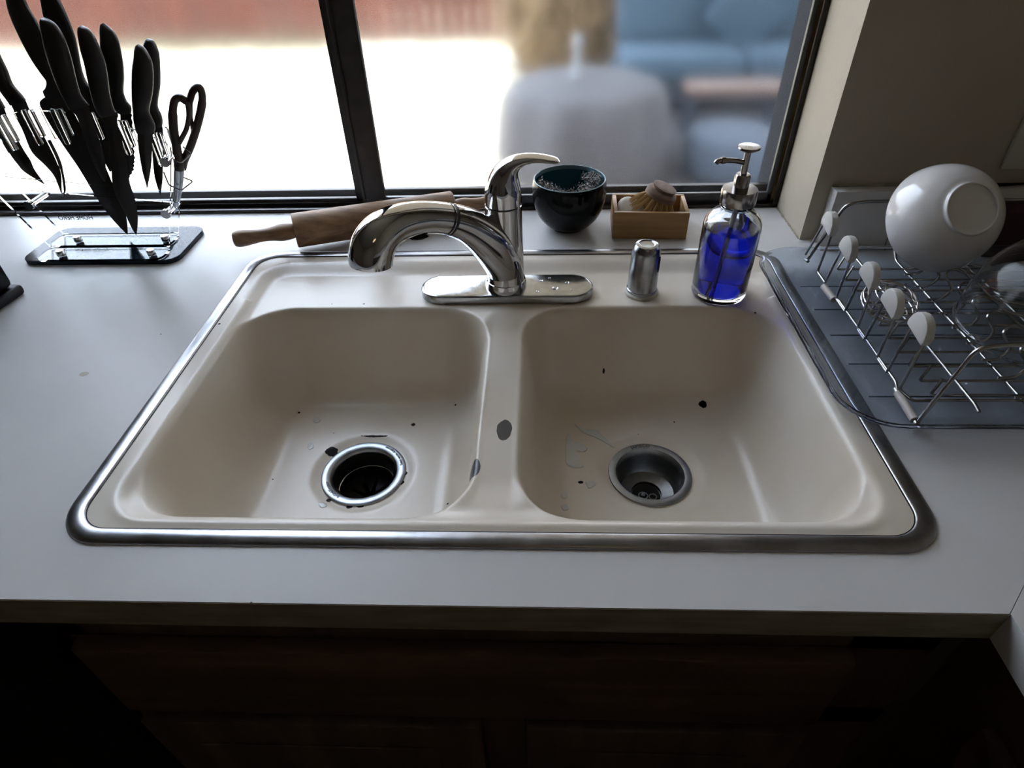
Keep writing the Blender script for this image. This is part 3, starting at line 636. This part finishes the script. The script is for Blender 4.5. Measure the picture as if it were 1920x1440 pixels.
# lower clear guide rail seen behind the blades
G().prism([(-0.80, 0.125), (-0.52, 0.095), (-0.53, 0.078), (-0.80, 0.105)], 1, 0.5975, 0.600).mk('guide_rail', M['acrylic'], ks, smooth=False)
text_mesh('HOME HERO', 0.0105, 'lettering', M['ink'], ks, lambda x, y, z: (-0.7385 - x * 1.0, 0.6296 + z, 0.0372 + y))
# scissor holder wires
for (pp, yv) in (([(303, 262), (306, 280), (316, 294), (339, 306), (359, 288), (343, 275)], 0.598), ([(307, 322), (317, 347), (340, 357), (362, 340), (345, 333)], 0.598)):
    G().tube(fillet([at(a, b, yv - (0.004 if 0 < i < 4 else -0.006)) for i, (a, b) in enumerate(pp)], 0.004, 4), 0.0011, 8).mk('scissor_hook', M['wire'], ks)

# knives: outline stations (left, right) at the knife's own plane, lofted to real thickness
def sweep_pairs(st, y, dep, name, m_, parent, seg=20, sub=4, power=2.0, smoothit=True):
    Ls = [at(a[0], a[1], y) for a in st]; Rs = [at(a[2], a[3], y) for a in st]; D = [Vector((d, 0, 0)) for d in dep]
    if smoothit: Ls = smooth_path(Ls, sub); Rs = smooth_path(Rs, sub); D = smooth_path(D, sub)
    rings = []
    for l, r, d in zip(Ls, Rs, D):
        c = (l + r) / 2; h = (r - l) / 2; ring = []
        for k in range(seg):
            t = 2 * PI * k / seg; cx = math.copysign(abs(math.cos(t)) ** (2 / power), math.cos(t)); sy = math.copysign(abs(math.sin(t)) ** (2 / power), math.sin(t))
            ring.append(c + h * cx + Vector((0, d.x * sy, 0)))
        rings.append(ring)
    return G().loft(rings).mk(name, m_, parent, sharp=50)
KN = [
 # y, name, label, handle, blade
 (0.565, 'chopping_knife', 'black front row chopping knife, leftmost front handle, crossing two bigger handles behind', [(76.5, 35, 81, 33), (76.5, 42, 92, 38), (78, 60, 107, 50), (84, 90, 121, 74), (93, 120, 133, 110), (104, 150, 140, 140), (115, 175, 145, 160), (124, 192, 152, 180), (130, 205, 167, 198)],
  [(131, 205, 167, 202), (144, 219, 172, 226), (157, 255, 186, 262), (173, 300, 196, 297), (185, 325, 199, 322), (196, 341, 198, 340)]),
 (0.565, 'slicing_knife', 'black slicing knife in the front row whose blade tip hangs lowest, just above the base', [(147, 52, 153, 48), (147, 60, 165, 55), (149, 78, 175, 66), (152, 95, 183, 82), (159, 120, 194, 110), (164, 145, 200, 135), (169, 165, 203, 160), (175, 190, 206, 180), (183, 210, 213, 205), (190, 220, 221, 214)],
  [(190, 222, 222, 217), (195, 232, 220, 229), (203, 270, 230, 268), (208, 310, 238, 308), (212, 352, 244, 345), (224, 380, 253, 372), (236, 404, 258, 400), (247, 428, 258, 424), (255, 441, 256, 440)]),
 (0.565, 'utility_knife', 'short black utility knife in the front row, nearest the scissors', [(255, 86, 259, 83), (253, 95, 269, 90), (251, 110, 279, 104), (248, 130, 285, 120), (247, 160, 287, 147), (248, 190, 285, 178), (250, 210, 279, 205), (251, 225, 281, 215), (254, 240, 290, 235), (256, 248, 289, 251)],
  [(257, 248, 287, 251), (258, 262, 286, 265), (261, 289, 285, 289), (267, 322, 283, 316), (272, 340, 280, 334), (275.5, 353, 276.5, 353)]),
 (0.612, 'paring_knife', 'black rear row paring knife whose blade ends in a curved fork tip', [(-42, 70, -25, 62), (-40, 90, -8, 82), (-32, 110, 0, 105), (-15, 140, 13, 132), (0, 168, 23, 158), (12, 185, 40, 178), (20, 198, 48, 188)],
  [(22, 200, 49, 190), (32, 220, 58, 210), (45, 250, 75, 240), (60, 285, 95, 278), (85, 310, 108, 306), (103, 332, 115, 326), (116, 365, 117, 364)]),
 (0.612, 'chef_knife', 'widest black chef knife, rounded handle cut by the frame top above the stand left half', [(10, -34, 24, -38), (10, -22, 34, -26), (12, -2, 44, -5), (17, 22, 55, 18), (28, 50, 68, 40), (45, 85, 84, 75), (62, 115, 97, 108), (78, 138, 107, 130), (88, 152, 113, 146), (86, 164, 119, 160), (81, 171, 124, 170), (86, 184, 128, 181)],
  [(74, 192, 128, 188), (82, 212, 138, 208), (95, 235, 150, 232), (119, 273, 172, 270), (146, 312, 196, 308), (168, 348, 212, 345), (189, 382, 229, 378), (214, 414, 238, 411), (239, 440, 240, 439)]),
 (0.612, 'santoku_knife', 'black rear knife, handle cut by the frame top right behind the chopping knife', [(72, -34, 84, -38), (74, -22, 98, -26), (76, -6, 107, -8), (78, 10, 116, 10), (83, 35, 128, 36), (95, 70, 140, 68), (110, 100, 146, 95), (125, 130, 152, 128), (135, 150, 158, 148), (140, 165, 166, 161), (146, 178, 177, 172)],
  [(150, 182, 184, 180), (160, 215, 192, 212), (176, 260, 204, 258), (192, 295, 210, 292), (206, 322, 209, 321)]),
 (0.612, 'bread_knife', 'black serrated knife in the rear row with the handle right of the slicing knife', [(188, 47, 194, 43), (188, 58, 204, 52), (188, 72, 213, 60), (189, 95, 222, 77), (195, 120, 227, 100), (200, 145, 231, 125), (202, 170, 232, 150), (205, 185, 231, 172), (212, 200, 236, 188), (220, 210, 245, 200), (226, 214, 246, 212)],
  [(225, 216, 248, 214), (228, 262, 251, 260), (232, 300, 254, 296), (236, 320, 252, 318), (239, 340, 240, 339)]),
 (0.612, 'steak_knife', 'small black knife in the rear row, half hidden behind the short utility knife', [(271, 78, 277, 72), (270, 84, 287, 77), (269, 95, 293, 88), (270, 112, 298, 103), (272, 140, 300, 130), (273, 165, 300, 162), (274, 190, 296, 188), (275, 205, 296, 203), (278, 218, 302, 216), (282, 232, 304.5, 228), (285, 238, 303.5, 238)],
  [(284, 240, 305, 240), (285, 262, 306, 262), (286, 290, 306, 290), (289, 325, 305.6, 325), (293, 343, 305, 340), (300.5, 366, 301.5, 366)]),
 (0.640, 'steak_knife', 'small black serrated knife at the far left edge of the stand, tip pointing lower right', [(-62, 130, -46, 122), (-56, 150, -22, 145), (-40, 180, -8, 172), (-28, 200, 2, 190), (-20, 212, 10, 203)],
  [(-18, 216, 10, 208), (0, 250, 24, 240), (18, 286, 44, 278), (34, 308, 58, 300), (48, 323, 66, 318), (84, 345, 85, 344)]),
]
for y, nm, lab, hst, bst in KN:
    org = tuple(at(bst[-1][0], bst[-1][1], y))
    k = thing(nm, org, lab, 'knife', 'black knives in the clear stand')
    n = len(hst); dep = [0.004] + [0.0078] * (n - 2) + [0.0060]
    sweep_pairs(hst, y, dep, 'handle', M['handle_black'], k, power=2.3)
    q = hst[-1]; bst = [(q[0] + 1.5, q[1] - 4, q[2] - 1.5, q[3] - 4)] + bst; n = len(bst); dep = [0.0014] * (n - 1) + [0.0005]
    if nm in ('bread_knife',) :
        # toothed cutting edge on the right side
        b2 = []
        for i in range(len(bst) - 1):
            for s_ in range(6):
                t = s_ / 6; q = [bst[i][j] * (1 - t) + bst[i + 1][j] * t for j in range(4)]
                if s_ % 2: q[2] -= 2.2
                b2.append(tuple(q))
        b2.append(bst[-1]); sweep_pairs(b2, y, [0.0014] * (len(b2) - 1) + [0.0005], 'blade', M['blade_black'], k, power=1.3, smoothit=False)
    else: sweep_pairs(bst, y, dep, 'blade', M['blade_black'], k, power=1.3)
    if nm == 'paring_knife':
        G().tube(smooth_path([at(a, b, y) for a, b in ((92, 262), (107, 292), (116, 318), (121, 345), (122, 358), (119, 368))], 4), [0.0026] * 8 + [0.0018] * 8 + [0.0012] * 5, 8).mk('fork_tip', M['blade_black'], k)
# scissors
sy = 0.604
sc = thing('kitchen_scissors', tuple(at(329, 399, sy)), 'dark handled kitchen scissors hanging in the wire hooks at the stand right side', 'scissors')
def loopt(px, r, name):
    G().tube(smooth_path([at(a, b, sy) for a, b in px], 5, True), r, 12, True).mk(name, M['brownh'], sc)
M['brownh'] = mat('dark_brown_handle', (0.035, 0.022, 0.018), 0.4)
G().tube(smooth_path([at(a, b, sy) for a, b in ((349, 190), (337, 183), (327, 190), (324, 215), (326, 245), (331, 275), (334, 300), (336, 318))], 4), [0.0056] * 12 + [0.0066] * 10 + [0.0072] * 7, 14).mk('handle', M['brownh'], sc)
G().tube(smooth_path([at(a, b, sy) for a, b in ((337, 184), (350, 192), (354, 215), (350, 240), (343, 255), (336, 268))], 4), 0.0036, 12).mk('finger_loop', M['brownh'], sc)
G().tube(smooth_path([at(a, b, sy + 0.008) for a, b in ((356, 215), (357, 185), (364, 168), (374, 164), (379, 178), (378, 200), (370, 235), (358, 272), (346, 300), (342, 316))], 4), [0.0040] * 4 + [0.0052] * 15 + [0.0060] * 12 + [0.006] * 6, 12).mk('handle', M['brownh'], sc)
G().tube(smooth_path([at(a, b, sy + 0.008) for a, b in ((357, 195), (357, 215), (361, 240), (362, 256))], 4), 0.0030, 10).mk('finger_loop', M['brownh'], sc)
sweep_pairs([(326, 318, 337, 318), (325, 350, 336, 350), (324, 380, 332, 380), (325, 399, 328, 400)], sy - 0.0025, [0.0012] * 4, 'blade', M['blade_steel'], sc)
sweep_pairs([(333, 318, 346, 316), (331, 350, 343, 350), (329, 380, 337, 380), (328, 396, 331, 397)], sy + 0.003, [0.0012] * 4, 'blade', M['blade_steel'], sc)

# ------------------------------------------------------------------ black appliance at the left edge
ap = thing('countertop_appliance', (-0.80, 0.42, 0), 'black boxy countertop appliance on a wider base, cut by the left edge', 'appliance')
AM = Matrix.Translation((-0.7315, 0.4547, 0)) @ Matrix.Rotation(math.radians(-6), 4, 'Z')
G().box(-0.22, 0.0, -0.20, 0.0, 0.0, 0.016, 0.006, 3, mtx=AM).mk('base', M['blackplastic'], ap)
G().box(-0.21, -0.006, -0.19, -0.006, 0.0165, 0.20, 0.008, 3, mtx=AM).mk('body', M['blackplastic'], ap)

# ------------------------------------------------------------------ dish tray and rack
TX0, TX1, TY0, TY1 = 0.392, 0.86, 0.158, 0.508
tr = thing('drip_tray', (0.60, 0.33, 0.0058), 'clear bluish plastic drip tray overlapping the sink right rim', 'tray')
rings = []
def trr(o, z, r): return [(x, y, z) for x, y in rrect(TX0 - o, TX1 + o, TY0 - o, TY1 + o, r, 10)]
tp = [(-0.006, 0.0072, 0.04), (0.0, 0.0085, 0.044), (0.012, 0.019, 0.052), (0.0165, 0.0245, 0.056), (0.022, 0.0255, 0.06), (0.0225, 0.0235, 0.06), (0.018, 0.0222, 0.057), (0.0135, 0.0175, 0.053), (0.0015, 0.0070, 0.045), (-0.005, 0.0057, 0.041)]
G().loft([trr(*q) for q in tp], cap=True).mk('tray_body', M['tray'], tr, sharp=35)
for y in (0.205, 0.265, 0.325, 0.385, 0.445):
    G().box(TX0 + 0.03, TX1 - 0.03, y - 0.0008, y + 0.0008, 0.0072, 0.0082, 0.0003, mtx=None).mk('rib', M['tray'], tr)
rk = thing('dish_rack', (0.60, 0.33, 0.009), 'stainless wire dish rack with five milky-capped cup holders on the tray', 'dish rack')
ZR = 0.0215; XL = 0.4485; XR = 0.83; W1 = 0.0017; W2 = 0.0026
# end frames
for ye, nm in ((0.152, 0), (0.512, 1)):
    s_ = 1 if nm == 0 else -1
    P = fillet([(XL, ye + s_ * (0.055 if nm == 0 else 0.012), ZR - 0.004), (XL, ye - 0.000 * s_, ZR - 0.007), (XL + 0.002, ye + s_ * 0.004, ZR - 0.007), (0.476, ye + s_ * 0.012, 0.106), (0.50, ye + s_ * 0.012, 0.110), (XR, ye + s_ * 0.012, 0.110), (XR + 0.02, ye, ZR)], 0.014, 6)
    G().tube(P, W2 * 0.9, 12).mk('end_frame', M['wire'], rk)
    ya, yb_ = ((0.158, 0.200) if nm == 0 else (0.432, 0.394)); G().tube([(XL, ya, ZR - 0.0065), (XL, yb_, ZR - 0.0045)], 0.0046, 14).mk('foot_sleeve', M['sleeve'], rk)['label'] = 'beige rubber foot sleeve'
# outer bottom rail stepping between the sleeves
G().tube(fillet([(XL, 0.200, ZR - 0.004), (XL + 0.001, 0.212, ZR + 0.0015), (XL + 0.001, 0.384, ZR + 0.0015), (XL, 0.396, ZR - 0.004)], 0.004, 4), W1, 10).mk('outer_rail', M['wire'], rk)
hold = [(0.515, 0.462), (0.433, 0.390), (0.360, 0.318), (0.297, 0.258), (0.233, 0.200)]
tops = [(0.4715, 0.1070), (0.4030, 0.1045), (0.3355, 0.1040), (0.2730, 0.1045), (0.2115, 0.1130)]
for i, (yb, yf) in enumerate(hold):
    yc, zt = tops[i]
    P = [(XL, yb - 0.001, ZR)] + [(XL, yc + 0.0145 * math.cos(a), zt - 0.0165 + 0.0150 * math.sin(a)) for a in [PI * k / 8 for k in range(9)]] + [(XL, yf + 0.001, ZR)]
    if i < 4: P.append((XL, hold[i + 1][0] - 0.001, ZR))
    else: P += [(XL + 0.006, yf - 0.018, ZR), (XL + 0.03, yf - 0.018, ZR)]
    h = G().tube(fillet(P, 0.005, 4), W1, 10).mk('cup_holder', M['wire'], rk)
    cap = [(yc + 0.0178 * math.cos(a), zt - 0.0165 + 0.0175 * math.sin(a)) for a in [PI * k / 12 for k in range(13)]]
    cap = [(yc + 0.0185, zt - 0.0225)] + cap + [(yc - 0.0185, zt - 0.0215), (yc - 0.0160, zt - 0.0270)]
    G().prism(cap, 0, XL - 0.0048, XL + 0.0048, 0.0018).mk('holder_cap', M['cap'], h)['label'] = 'milky plastic cap'
for x, z in ((0.508, 0.031), (0.573, 0.0205), (0.665, 0.0205), (0.76, 0.0205)):
    G().tube(fillet([(x, 0.51, z + (0.012 if x > 0.55 else -0.002)), (x, 0.495, z), (x, 0.165, z), (x + (0.0 if x < 0.55 else 0.006), 0.156, z + (0.015 if x > 0.55 else -0.002))], 0.006, 4), W1 * 1.1, 10).mk('long_rail', M['wire'], rk)
for y in (0.4684, 0.4384, 0.410, 0.380, 0.354, 0.3265, 0.2987, 0.2703, 0.2432, 0.2162, 0.1914):
    G().tube(fillet([(0.4855, y + 0.004, ZR + 0.020), (0.4775, y, ZR), (0.56, y, ZR), (0.60, y, ZR), (XR, y, ZR)], 0.004, 4), W1 * 0.95, 8).mk('cross_wire', M['wire'], rk)
G().tube([(XL + 0.02, 0.183, ZR), (XR, 0.183, ZR)], W1, 10).mk('cross_wire', M['wire'], rk)
# plate prongs: curled wire loops in a row
for k in range(9):
    y = 0.462 - k * 0.033; x = 0.586
    P = smooth_path([(x - 0.022, y - 0.012, ZR + 0.002), (x - 0.004, y - 0.012, ZR + 0.004), (x + 0.006, y - 0.008, ZR + 0.016), (x - 0.002, y + 0.002, ZR + 0.030), (x + 0.010, y + 0.010, ZR + 0.034), (x + 0.026, y + 0.006, ZR + 0.030), (x + 0.045, y - 0.002, ZR + 0.018), (x + 0.10, y - 0.004, ZR + 0.006)], 5)
    G().tube(P, W1, 8).mk('plate_prong', M['wire'], rk)

# coil whisk head lying in the rack
wc = Vector((0.4900, 0.3420, 0.0500)); wa = Vector((0.05, -0.22, 0.97)).normalized(); wm = rotm(wa)
wk = thing('wire_whisk', tuple(wc), 'round coiled wire whisk head lying in the rack behind the fourth cap from the back', 'whisk')
P = []
for k in range(241):
    t = k / 240; a = t * 2 * PI * 6.0; r = 0.010 + 0.0225 * math.sin(PI * 0.5 * min(1, t * 1.6)) - 0.006 * max(0, t - 0.75) * 4; P.append(wc + wm @ Vector((r * math.cos(a), r * math.sin(a), 0.018 - 0.034 * t)))
G().tube(P, 0.0010, 7).mk('coil', M['whisk'], wk)
for k in range(4):
    a = 2 * PI * k / 4 + 0.5
    G().tube([wc + wm @ Vector((r * math.cos(a), r * math.sin(a), z)) for r, z in ((0.010, 0.0185), (0.024, 0.013), (0.0335, 0.002), (0.0335, -0.008), (0.027, -0.0165))], 0.0009, 6).mk('support_wire', M['whisk'], wk)

# opal bowl
oc = Vector((0.5810, 0.4560, 0.1030)); oa = Vector((0.03, -0.80, 0.60)).normalized(); om = rotm(oa)
prof_o = [(0.0790, 0.000), (0.0795, 0.004), (0.0775, 0.018), (0.0720, 0.034), (0.0620, 0.049), (0.0480, 0.060), (0.0385, 0.0640), (0.0370, 0.0690), (0.0355, 0.0700), (0.0335, 0.0690), (0.0325, 0.0645), (0.0, 0.0640)]
prof_i = [(0.0, 0.0600), (0.034, 0.0590), (0.050, 0.0540), (0.062, 0.0440), (0.070, 0.0310), (0.0750, 0.016), (0.0770, 0.002), (0.0790, 0.000)]
o = G().lathe([(a * 0.885, b * 0.93) for a, b in sm(prof_o, 4) + sm(prof_i, 4)], 72, mtx=om, c=oc, cap=False).mk('serving_bowl', M['opal'], org=tuple(oc))
tag(o, 'white opal glass bowl tipped on its side in the dish rack', 'bowl')
# large clear glass bowl
gc = Vector((0.6560, 0.2800, 0.0310)); ga = Vector((0.10, 0.05, 1.0)).normalized(); gm_ = rotm(ga)
pg = [(0.1120, 0.0), (0.1155, 0.003), (0.1130, 0.008), (0.1120, 0.035), (0.1040, 0.070), (0.0860, 0.097), (0.0560, 0.115), (0.0, 0.120)]
pi_ = [(0.0, 0.1165), (0.0550, 0.1115), (0.0835, 0.0940), (0.1010, 0.0680), (0.1090, 0.0340), (0.1100, 0.008), (0.1105, 0.0)]
o = G().lathe([(a * 0.93, b) for a, b in sm(pg) + sm(pi_)], 72, mtx=gm_, c=gc, cap=False).mk('mixing_bowl', M['bowl_glass'], org=tuple(gc))
tag(o, 'large clear glass mixing bowl upside down in the rack at the right edge', 'bowl')

# ------------------------------------------------------------------ right end: maroon thing, cord, outlet plate
g = G().box(0.722, 0.95, 0.538, 0.5795, 0.0, 0.078, 0.006, 3)
tag(g.mk('storage_box', M['maroon'], org=(0.83, 0.56, 0)), 'dark maroon box against the backsplash behind the white bowl', 'box')
P = smooth_path([(0.72, 0.592, 0.0925), (0.745, 0.590, 0.0935), (0.80, 0.589, 0.098), (0.86, 0.590, 0.099), (0.90, 0.597, 0.095), (0.86, 0.599, 0.0925), (0.80, 0.598, 0.0925), (0.74, 0.597, 0.0925)], 6)
tag(G().tube(P, 0.0016, 8).mk('power_cord', M['blackplastic'], org=tuple(P[0])), 'thin dark looped cord lying on top of the backsplash', 'cord')
op = thing('wall_plate', (0.775, WY, 0.114), 'pale upright wall plate above the backsplash at the right edge', 'wall plate')
G().box(0.737, 0.812, WY - 0.006, WY, 0.114, 0.235, 0.002, 2).mk('cover_plate', M['plate_cover'], op)
G().box(0.758, 0.791, WY - 0.009, WY - 0.006, 0.14, 0.21, 0.001, 2).mk('switch_rocker', M['plate_cover'], op)

# ------------------------------------------------------------------ lower cabinets
CY = -0.033
cb1 = thing('sink_cabinet', (0, CY, -0.95), 'dark stained wooden sink base cabinet below the worktop front edge', 'cabinet')
g = G(); g.box(-0.440, 0.4335, CY + 0.006, CY + 0.020, -0.118, -0.0385); g.box(-0.440, 0.4335, CY + 0.006, CY + 0.02, -0.288, -0.25)
g.box(-0.440, -0.42, CY + 0.006, CY + 0.02, -0.86, -0.0385); g.box(-0.02, 0.035, CY + 0.006, CY + 0.02, -0.86, -0.26); g.box(0.35, 0.4335, CY + 0.006, CY + 0.02, -0.86, -0.0385)
g.mk('face_frame', M['cabinet_v'], cb1, smooth=False)
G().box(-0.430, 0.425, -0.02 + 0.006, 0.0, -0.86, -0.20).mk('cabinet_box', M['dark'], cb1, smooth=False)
dr_ = G().box(-0.425, 0.352, CY - 0.013, CY + 0.0055, -0.256, -0.112, 0.004, 2).mk('drawer_front', M['cabinet'], cb1)
for x0, x1 in ((-0.425, -0.019), (0.033, 0.352)):
    d = G().box(x0, x1, CY - 0.013, CY + 0.0055, -0.84, -0.284, 0.004, 2).mk('door', M['cabinet_v'], cb1)
    G().box(x0 + 0.055, x1 - 0.055, CY - 0.016, CY - 0.0132, -0.79, -0.34, 0.0012, 1).mk('door_panel', M['cabinet_v'], d)
dw = thing('dishwasher', (-0.745, CY, -0.95), 'black dishwasher front beside the sink cabinet at the bottom left', 'dishwasher')
G().box(-1.045, -0.446, CY - 0.012, CY + 0.02, -0.83, -0.19, 0.006, 2).mk('door', M['blackplastic'], dw)
G().box(-1.045, -0.446, CY - 0.014, CY + 0.02, -0.188, -0.06, 0.005, 2).mk('control_panel', M['blackplastic'], dw)
c3 = thing('side_cabinet', (0.47, -0.8, -0.95), 'dark wooden cabinet under the worktop return at the bottom right', 'cabinet')
G().box(0.452, 0.47, -1.58, -0.028, -0.86, -0.0385).mk('face_frame', M['cabinet_v'], c3, smooth=False)
d = G().box(0.436, 0.4515, -0.50, -0.10, -0.84, -0.29, 0.004, 2).mk('door', M['cabinet_v'], c3)
G().box(0.436, 0.4515, -0.50, -0.10, -0.256, -0.112, 0.004, 2).mk('drawer_front', M['cabinet'], c3)

# ------------------------------------------------------------------ yard outside
GZ = -0.95
struct(G().box(-16, 16, 0.84, 30, GZ - 0.1, GZ).mk('ground_yard', M['lawn'], smooth=False))
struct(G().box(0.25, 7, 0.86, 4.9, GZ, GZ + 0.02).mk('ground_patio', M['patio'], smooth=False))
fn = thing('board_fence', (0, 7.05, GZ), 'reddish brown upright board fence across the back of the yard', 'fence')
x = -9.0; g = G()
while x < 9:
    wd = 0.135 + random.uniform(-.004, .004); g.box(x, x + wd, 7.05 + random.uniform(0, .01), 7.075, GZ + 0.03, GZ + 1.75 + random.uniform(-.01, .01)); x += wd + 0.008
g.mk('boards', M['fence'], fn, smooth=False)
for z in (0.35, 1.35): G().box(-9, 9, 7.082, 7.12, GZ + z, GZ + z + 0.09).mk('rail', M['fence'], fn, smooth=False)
g = G()
for k in range(900):
    x = random.uniform(-5.5, 0.2); y = min(6.98, 6.85 + random.gauss(0.0, 0.08)); h = random.uniform(0.04, 0.15) * (1.5 if -4.5 < x < -2 else 0.7)
    dx = random.gauss(0, 0.03); g.add([(x - .008, y, GZ), (x + .008, y, GZ), (x + dx, min(7.02, y + random.gauss(0, .03)), GZ + h)], [(0, 1, 2)])
tag(g.mk('weed_strip', M['weed'], org=(-2, 6.9, GZ), smooth=False), 'low green weeds growing along the foot of the fence', 'weeds', kind='stuff')
# dry ornamental grass
def tuft(cx, cy, R, H, n, name, label):
    g = G()
    for k in range(n):
        a = random.uniform(0, 2 * PI); r = R * 0.7 * math.sqrt(random.random()); sp2 = R * random.uniform(0.05, 0.5); h = H * random.uniform(0.35, 1.0) * (1.0 - 0.45 * (r / (R * 0.7)) ** 2)
        b = Vector((cx + r * math.cos(a), cy + r * math.sin(a), GZ)); d = Vector((math.cos(a), math.sin(a), 0)); s2 = Vector((-d.y, d.x, 0)) * 0.012
        p1 = b + d * sp2 * 0.4 + Vector((0, 0, h * 0.75)); p2 = b + d * sp2 * 0.8 + Vector((0, 0, h)); p3 = b + d * sp2 * 1.15 + Vector((0, 0, h * 0.78))
        g.add([b - s2, b + s2, p1 + s2, p1 - s2, p2 + s2 * .8, p2 - s2 * .8, p3], [(0, 1, 2, 3), (3, 2, 4, 5), (5, 4, 6)])
    return tag(g.mk(name, M['drygrass'], org=(cx, cy, GZ), smooth=False), label, 'shrub')
tuft(0.30, 5.95, 0.62, 1.30, 5000, 'ornamental_grass', 'tan dry ornamental grass clump behind the grey covered table outside')
# covered round table
ct_ = thing('covered_patio_table', (0.32, 3.45, GZ), 'round grey covered patio table just outside the right window pane', 'table')
pf = sm([(0.50, 0.0), (0.51, 0.10), (0.49, 0.28), (0.46, 0.40), (0.40, 0.46), (0.2, 0.48), (0.0, 0.485)], 4)
g = G(); rings = []
for r, z in pf:
    rings.append([(0.32 + (r + 0.018 * math.sin(9 * a) * (1 if z < 0.4 else 0.2)) * math.cos(a), 3.45 + (r + 0.018 * math.sin(9 * a)) * math.sin(a), GZ + 0.02 + z) for a in [2 * PI * k / 64 for k in range(64)]])
g.loft(rings).mk('cover', M['grey'], ct_)
G().lathe(sm([(0.045, 0.48), (0.03, 0.52), (0.022, 0.60), (0.03, 0.68), (0.0, 0.70)], 3), 20, c=(0.27, 3.50, GZ + 0.02)).mk('faucet_reflection', mat('pale_reflection', (0.16, 0.17, 0.18), 0.5), ct_)  # pale upright shape stands in for the faucet's reflection in the pane
# blue sofa
bsf = thing('patio_sofa', (1.45, 4.75, GZ), 'blue cushioned patio sofa seen through the right window pane', 'sofa')
z0 = GZ + 0.02
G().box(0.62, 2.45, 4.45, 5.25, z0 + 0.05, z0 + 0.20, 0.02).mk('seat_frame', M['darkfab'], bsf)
for x0, x1 in ((0.66, 1.50), (1.53, 2.40)):
    G().box(x0, x1, 4.42, 5.12, z0 + 0.205, z0 + 0.37, 0.045, 3).mk('seat_cushion', M['bluefab'], bsf)
    G().box(x0, x1, 5.00, 5.20, z0 + 0.36, z0 + 0.86, 0.05, 3, mtx=Matrix.Translation((0, 5.1, z0 + .4)) @ Matrix.Rotation(math.radians(-12), 4, 'X') @ Matrix.Translation((0, -5.1, -z0 - .4))).mk('back_cushion', M['bluefab'], bsf)
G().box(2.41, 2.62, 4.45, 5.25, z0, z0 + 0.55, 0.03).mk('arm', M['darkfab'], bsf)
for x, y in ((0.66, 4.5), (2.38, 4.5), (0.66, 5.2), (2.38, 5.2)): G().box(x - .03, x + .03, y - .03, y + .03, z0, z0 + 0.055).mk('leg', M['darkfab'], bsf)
G().box(1.30, 1.75, 4.86, 4.98, z0 + 0.36, z0 + 0.75, 0.04, 3, mtx=Matrix.Translation((1.5, 4.9, z0 + .5)) @ Matrix.Rotation(math.radians(38), 4, 'Y') @ Matrix.Translation((-1.5, -4.9, -z0 - .5))).mk('throw_cushion', M['bluefab'], bsf)
tb = thing('patio_side_table', (1.22, 3.95, GZ), 'low brown topped patio table in front of the blue sofa', 'table')
G().box(1.00, 1.62, 3.85, 4.10, z0 + 0.27, z0 + 0.31, 0.01).mk('table_top', M['tabletop'], tb)
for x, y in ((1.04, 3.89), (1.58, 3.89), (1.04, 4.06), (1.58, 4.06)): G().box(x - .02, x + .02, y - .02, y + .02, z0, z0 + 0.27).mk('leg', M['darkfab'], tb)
po = G().lathe(sm([(0.22, 0.0), (0.26, 0.06), (0.26, 0.18), (0.22, 0.24), (0.0, 0.25)], 4), 40, c=(1.15, 3.28, z0)); tag(po.mk('pouf', M['lightblue'], org=(1.15, 3.28, z0)), 'pale blue round pouf near the lower right corner of the window view', 'pouf')
# unseen roof, added to shade the right of the yard and block sky
pc = thing('unseen_shade_roof', (1.9, 3.0, GZ), 'unseen flat roof on posts, added to shade the furniture outside', 'shade roof')
G().box(-0.62, 4.6, 0.90, 5.6, 1.66, 1.74).mk('roof_panel', M['roofing'], pc, smooth=False)
for x, y in ((4.5, 1.1), (4.5, 5.5), (2.6, 5.5)): G().box(x - .05, x + .05, y - .05, y + .05, GZ, 1.66).mk('post', M['roofing'], pc, smooth=False)

# ------------------------------------------------------------------ warm fill lamp, added out of view behind the viewer
lp = thing('fill_lamp', (0.3, -1.6, 1.5), 'round warm fill lamp added on the unseen ceiling behind the viewer', 'lamp')
ms, t_, b_ = newmat('fill_lamp_glow'); b_.inputs['Emission Color'].default_value = (1, 0.72, 0.42, 1); b_.inputs['Emission Strength'].default_value = 1.2
G().lathe([(0.17, 0.0), (0.17, -0.03), (0.14, -0.06), (0.0, -0.075)], 40, c=(0.3, -1.6, 1.5)).mk('diffuser', ms, lp)
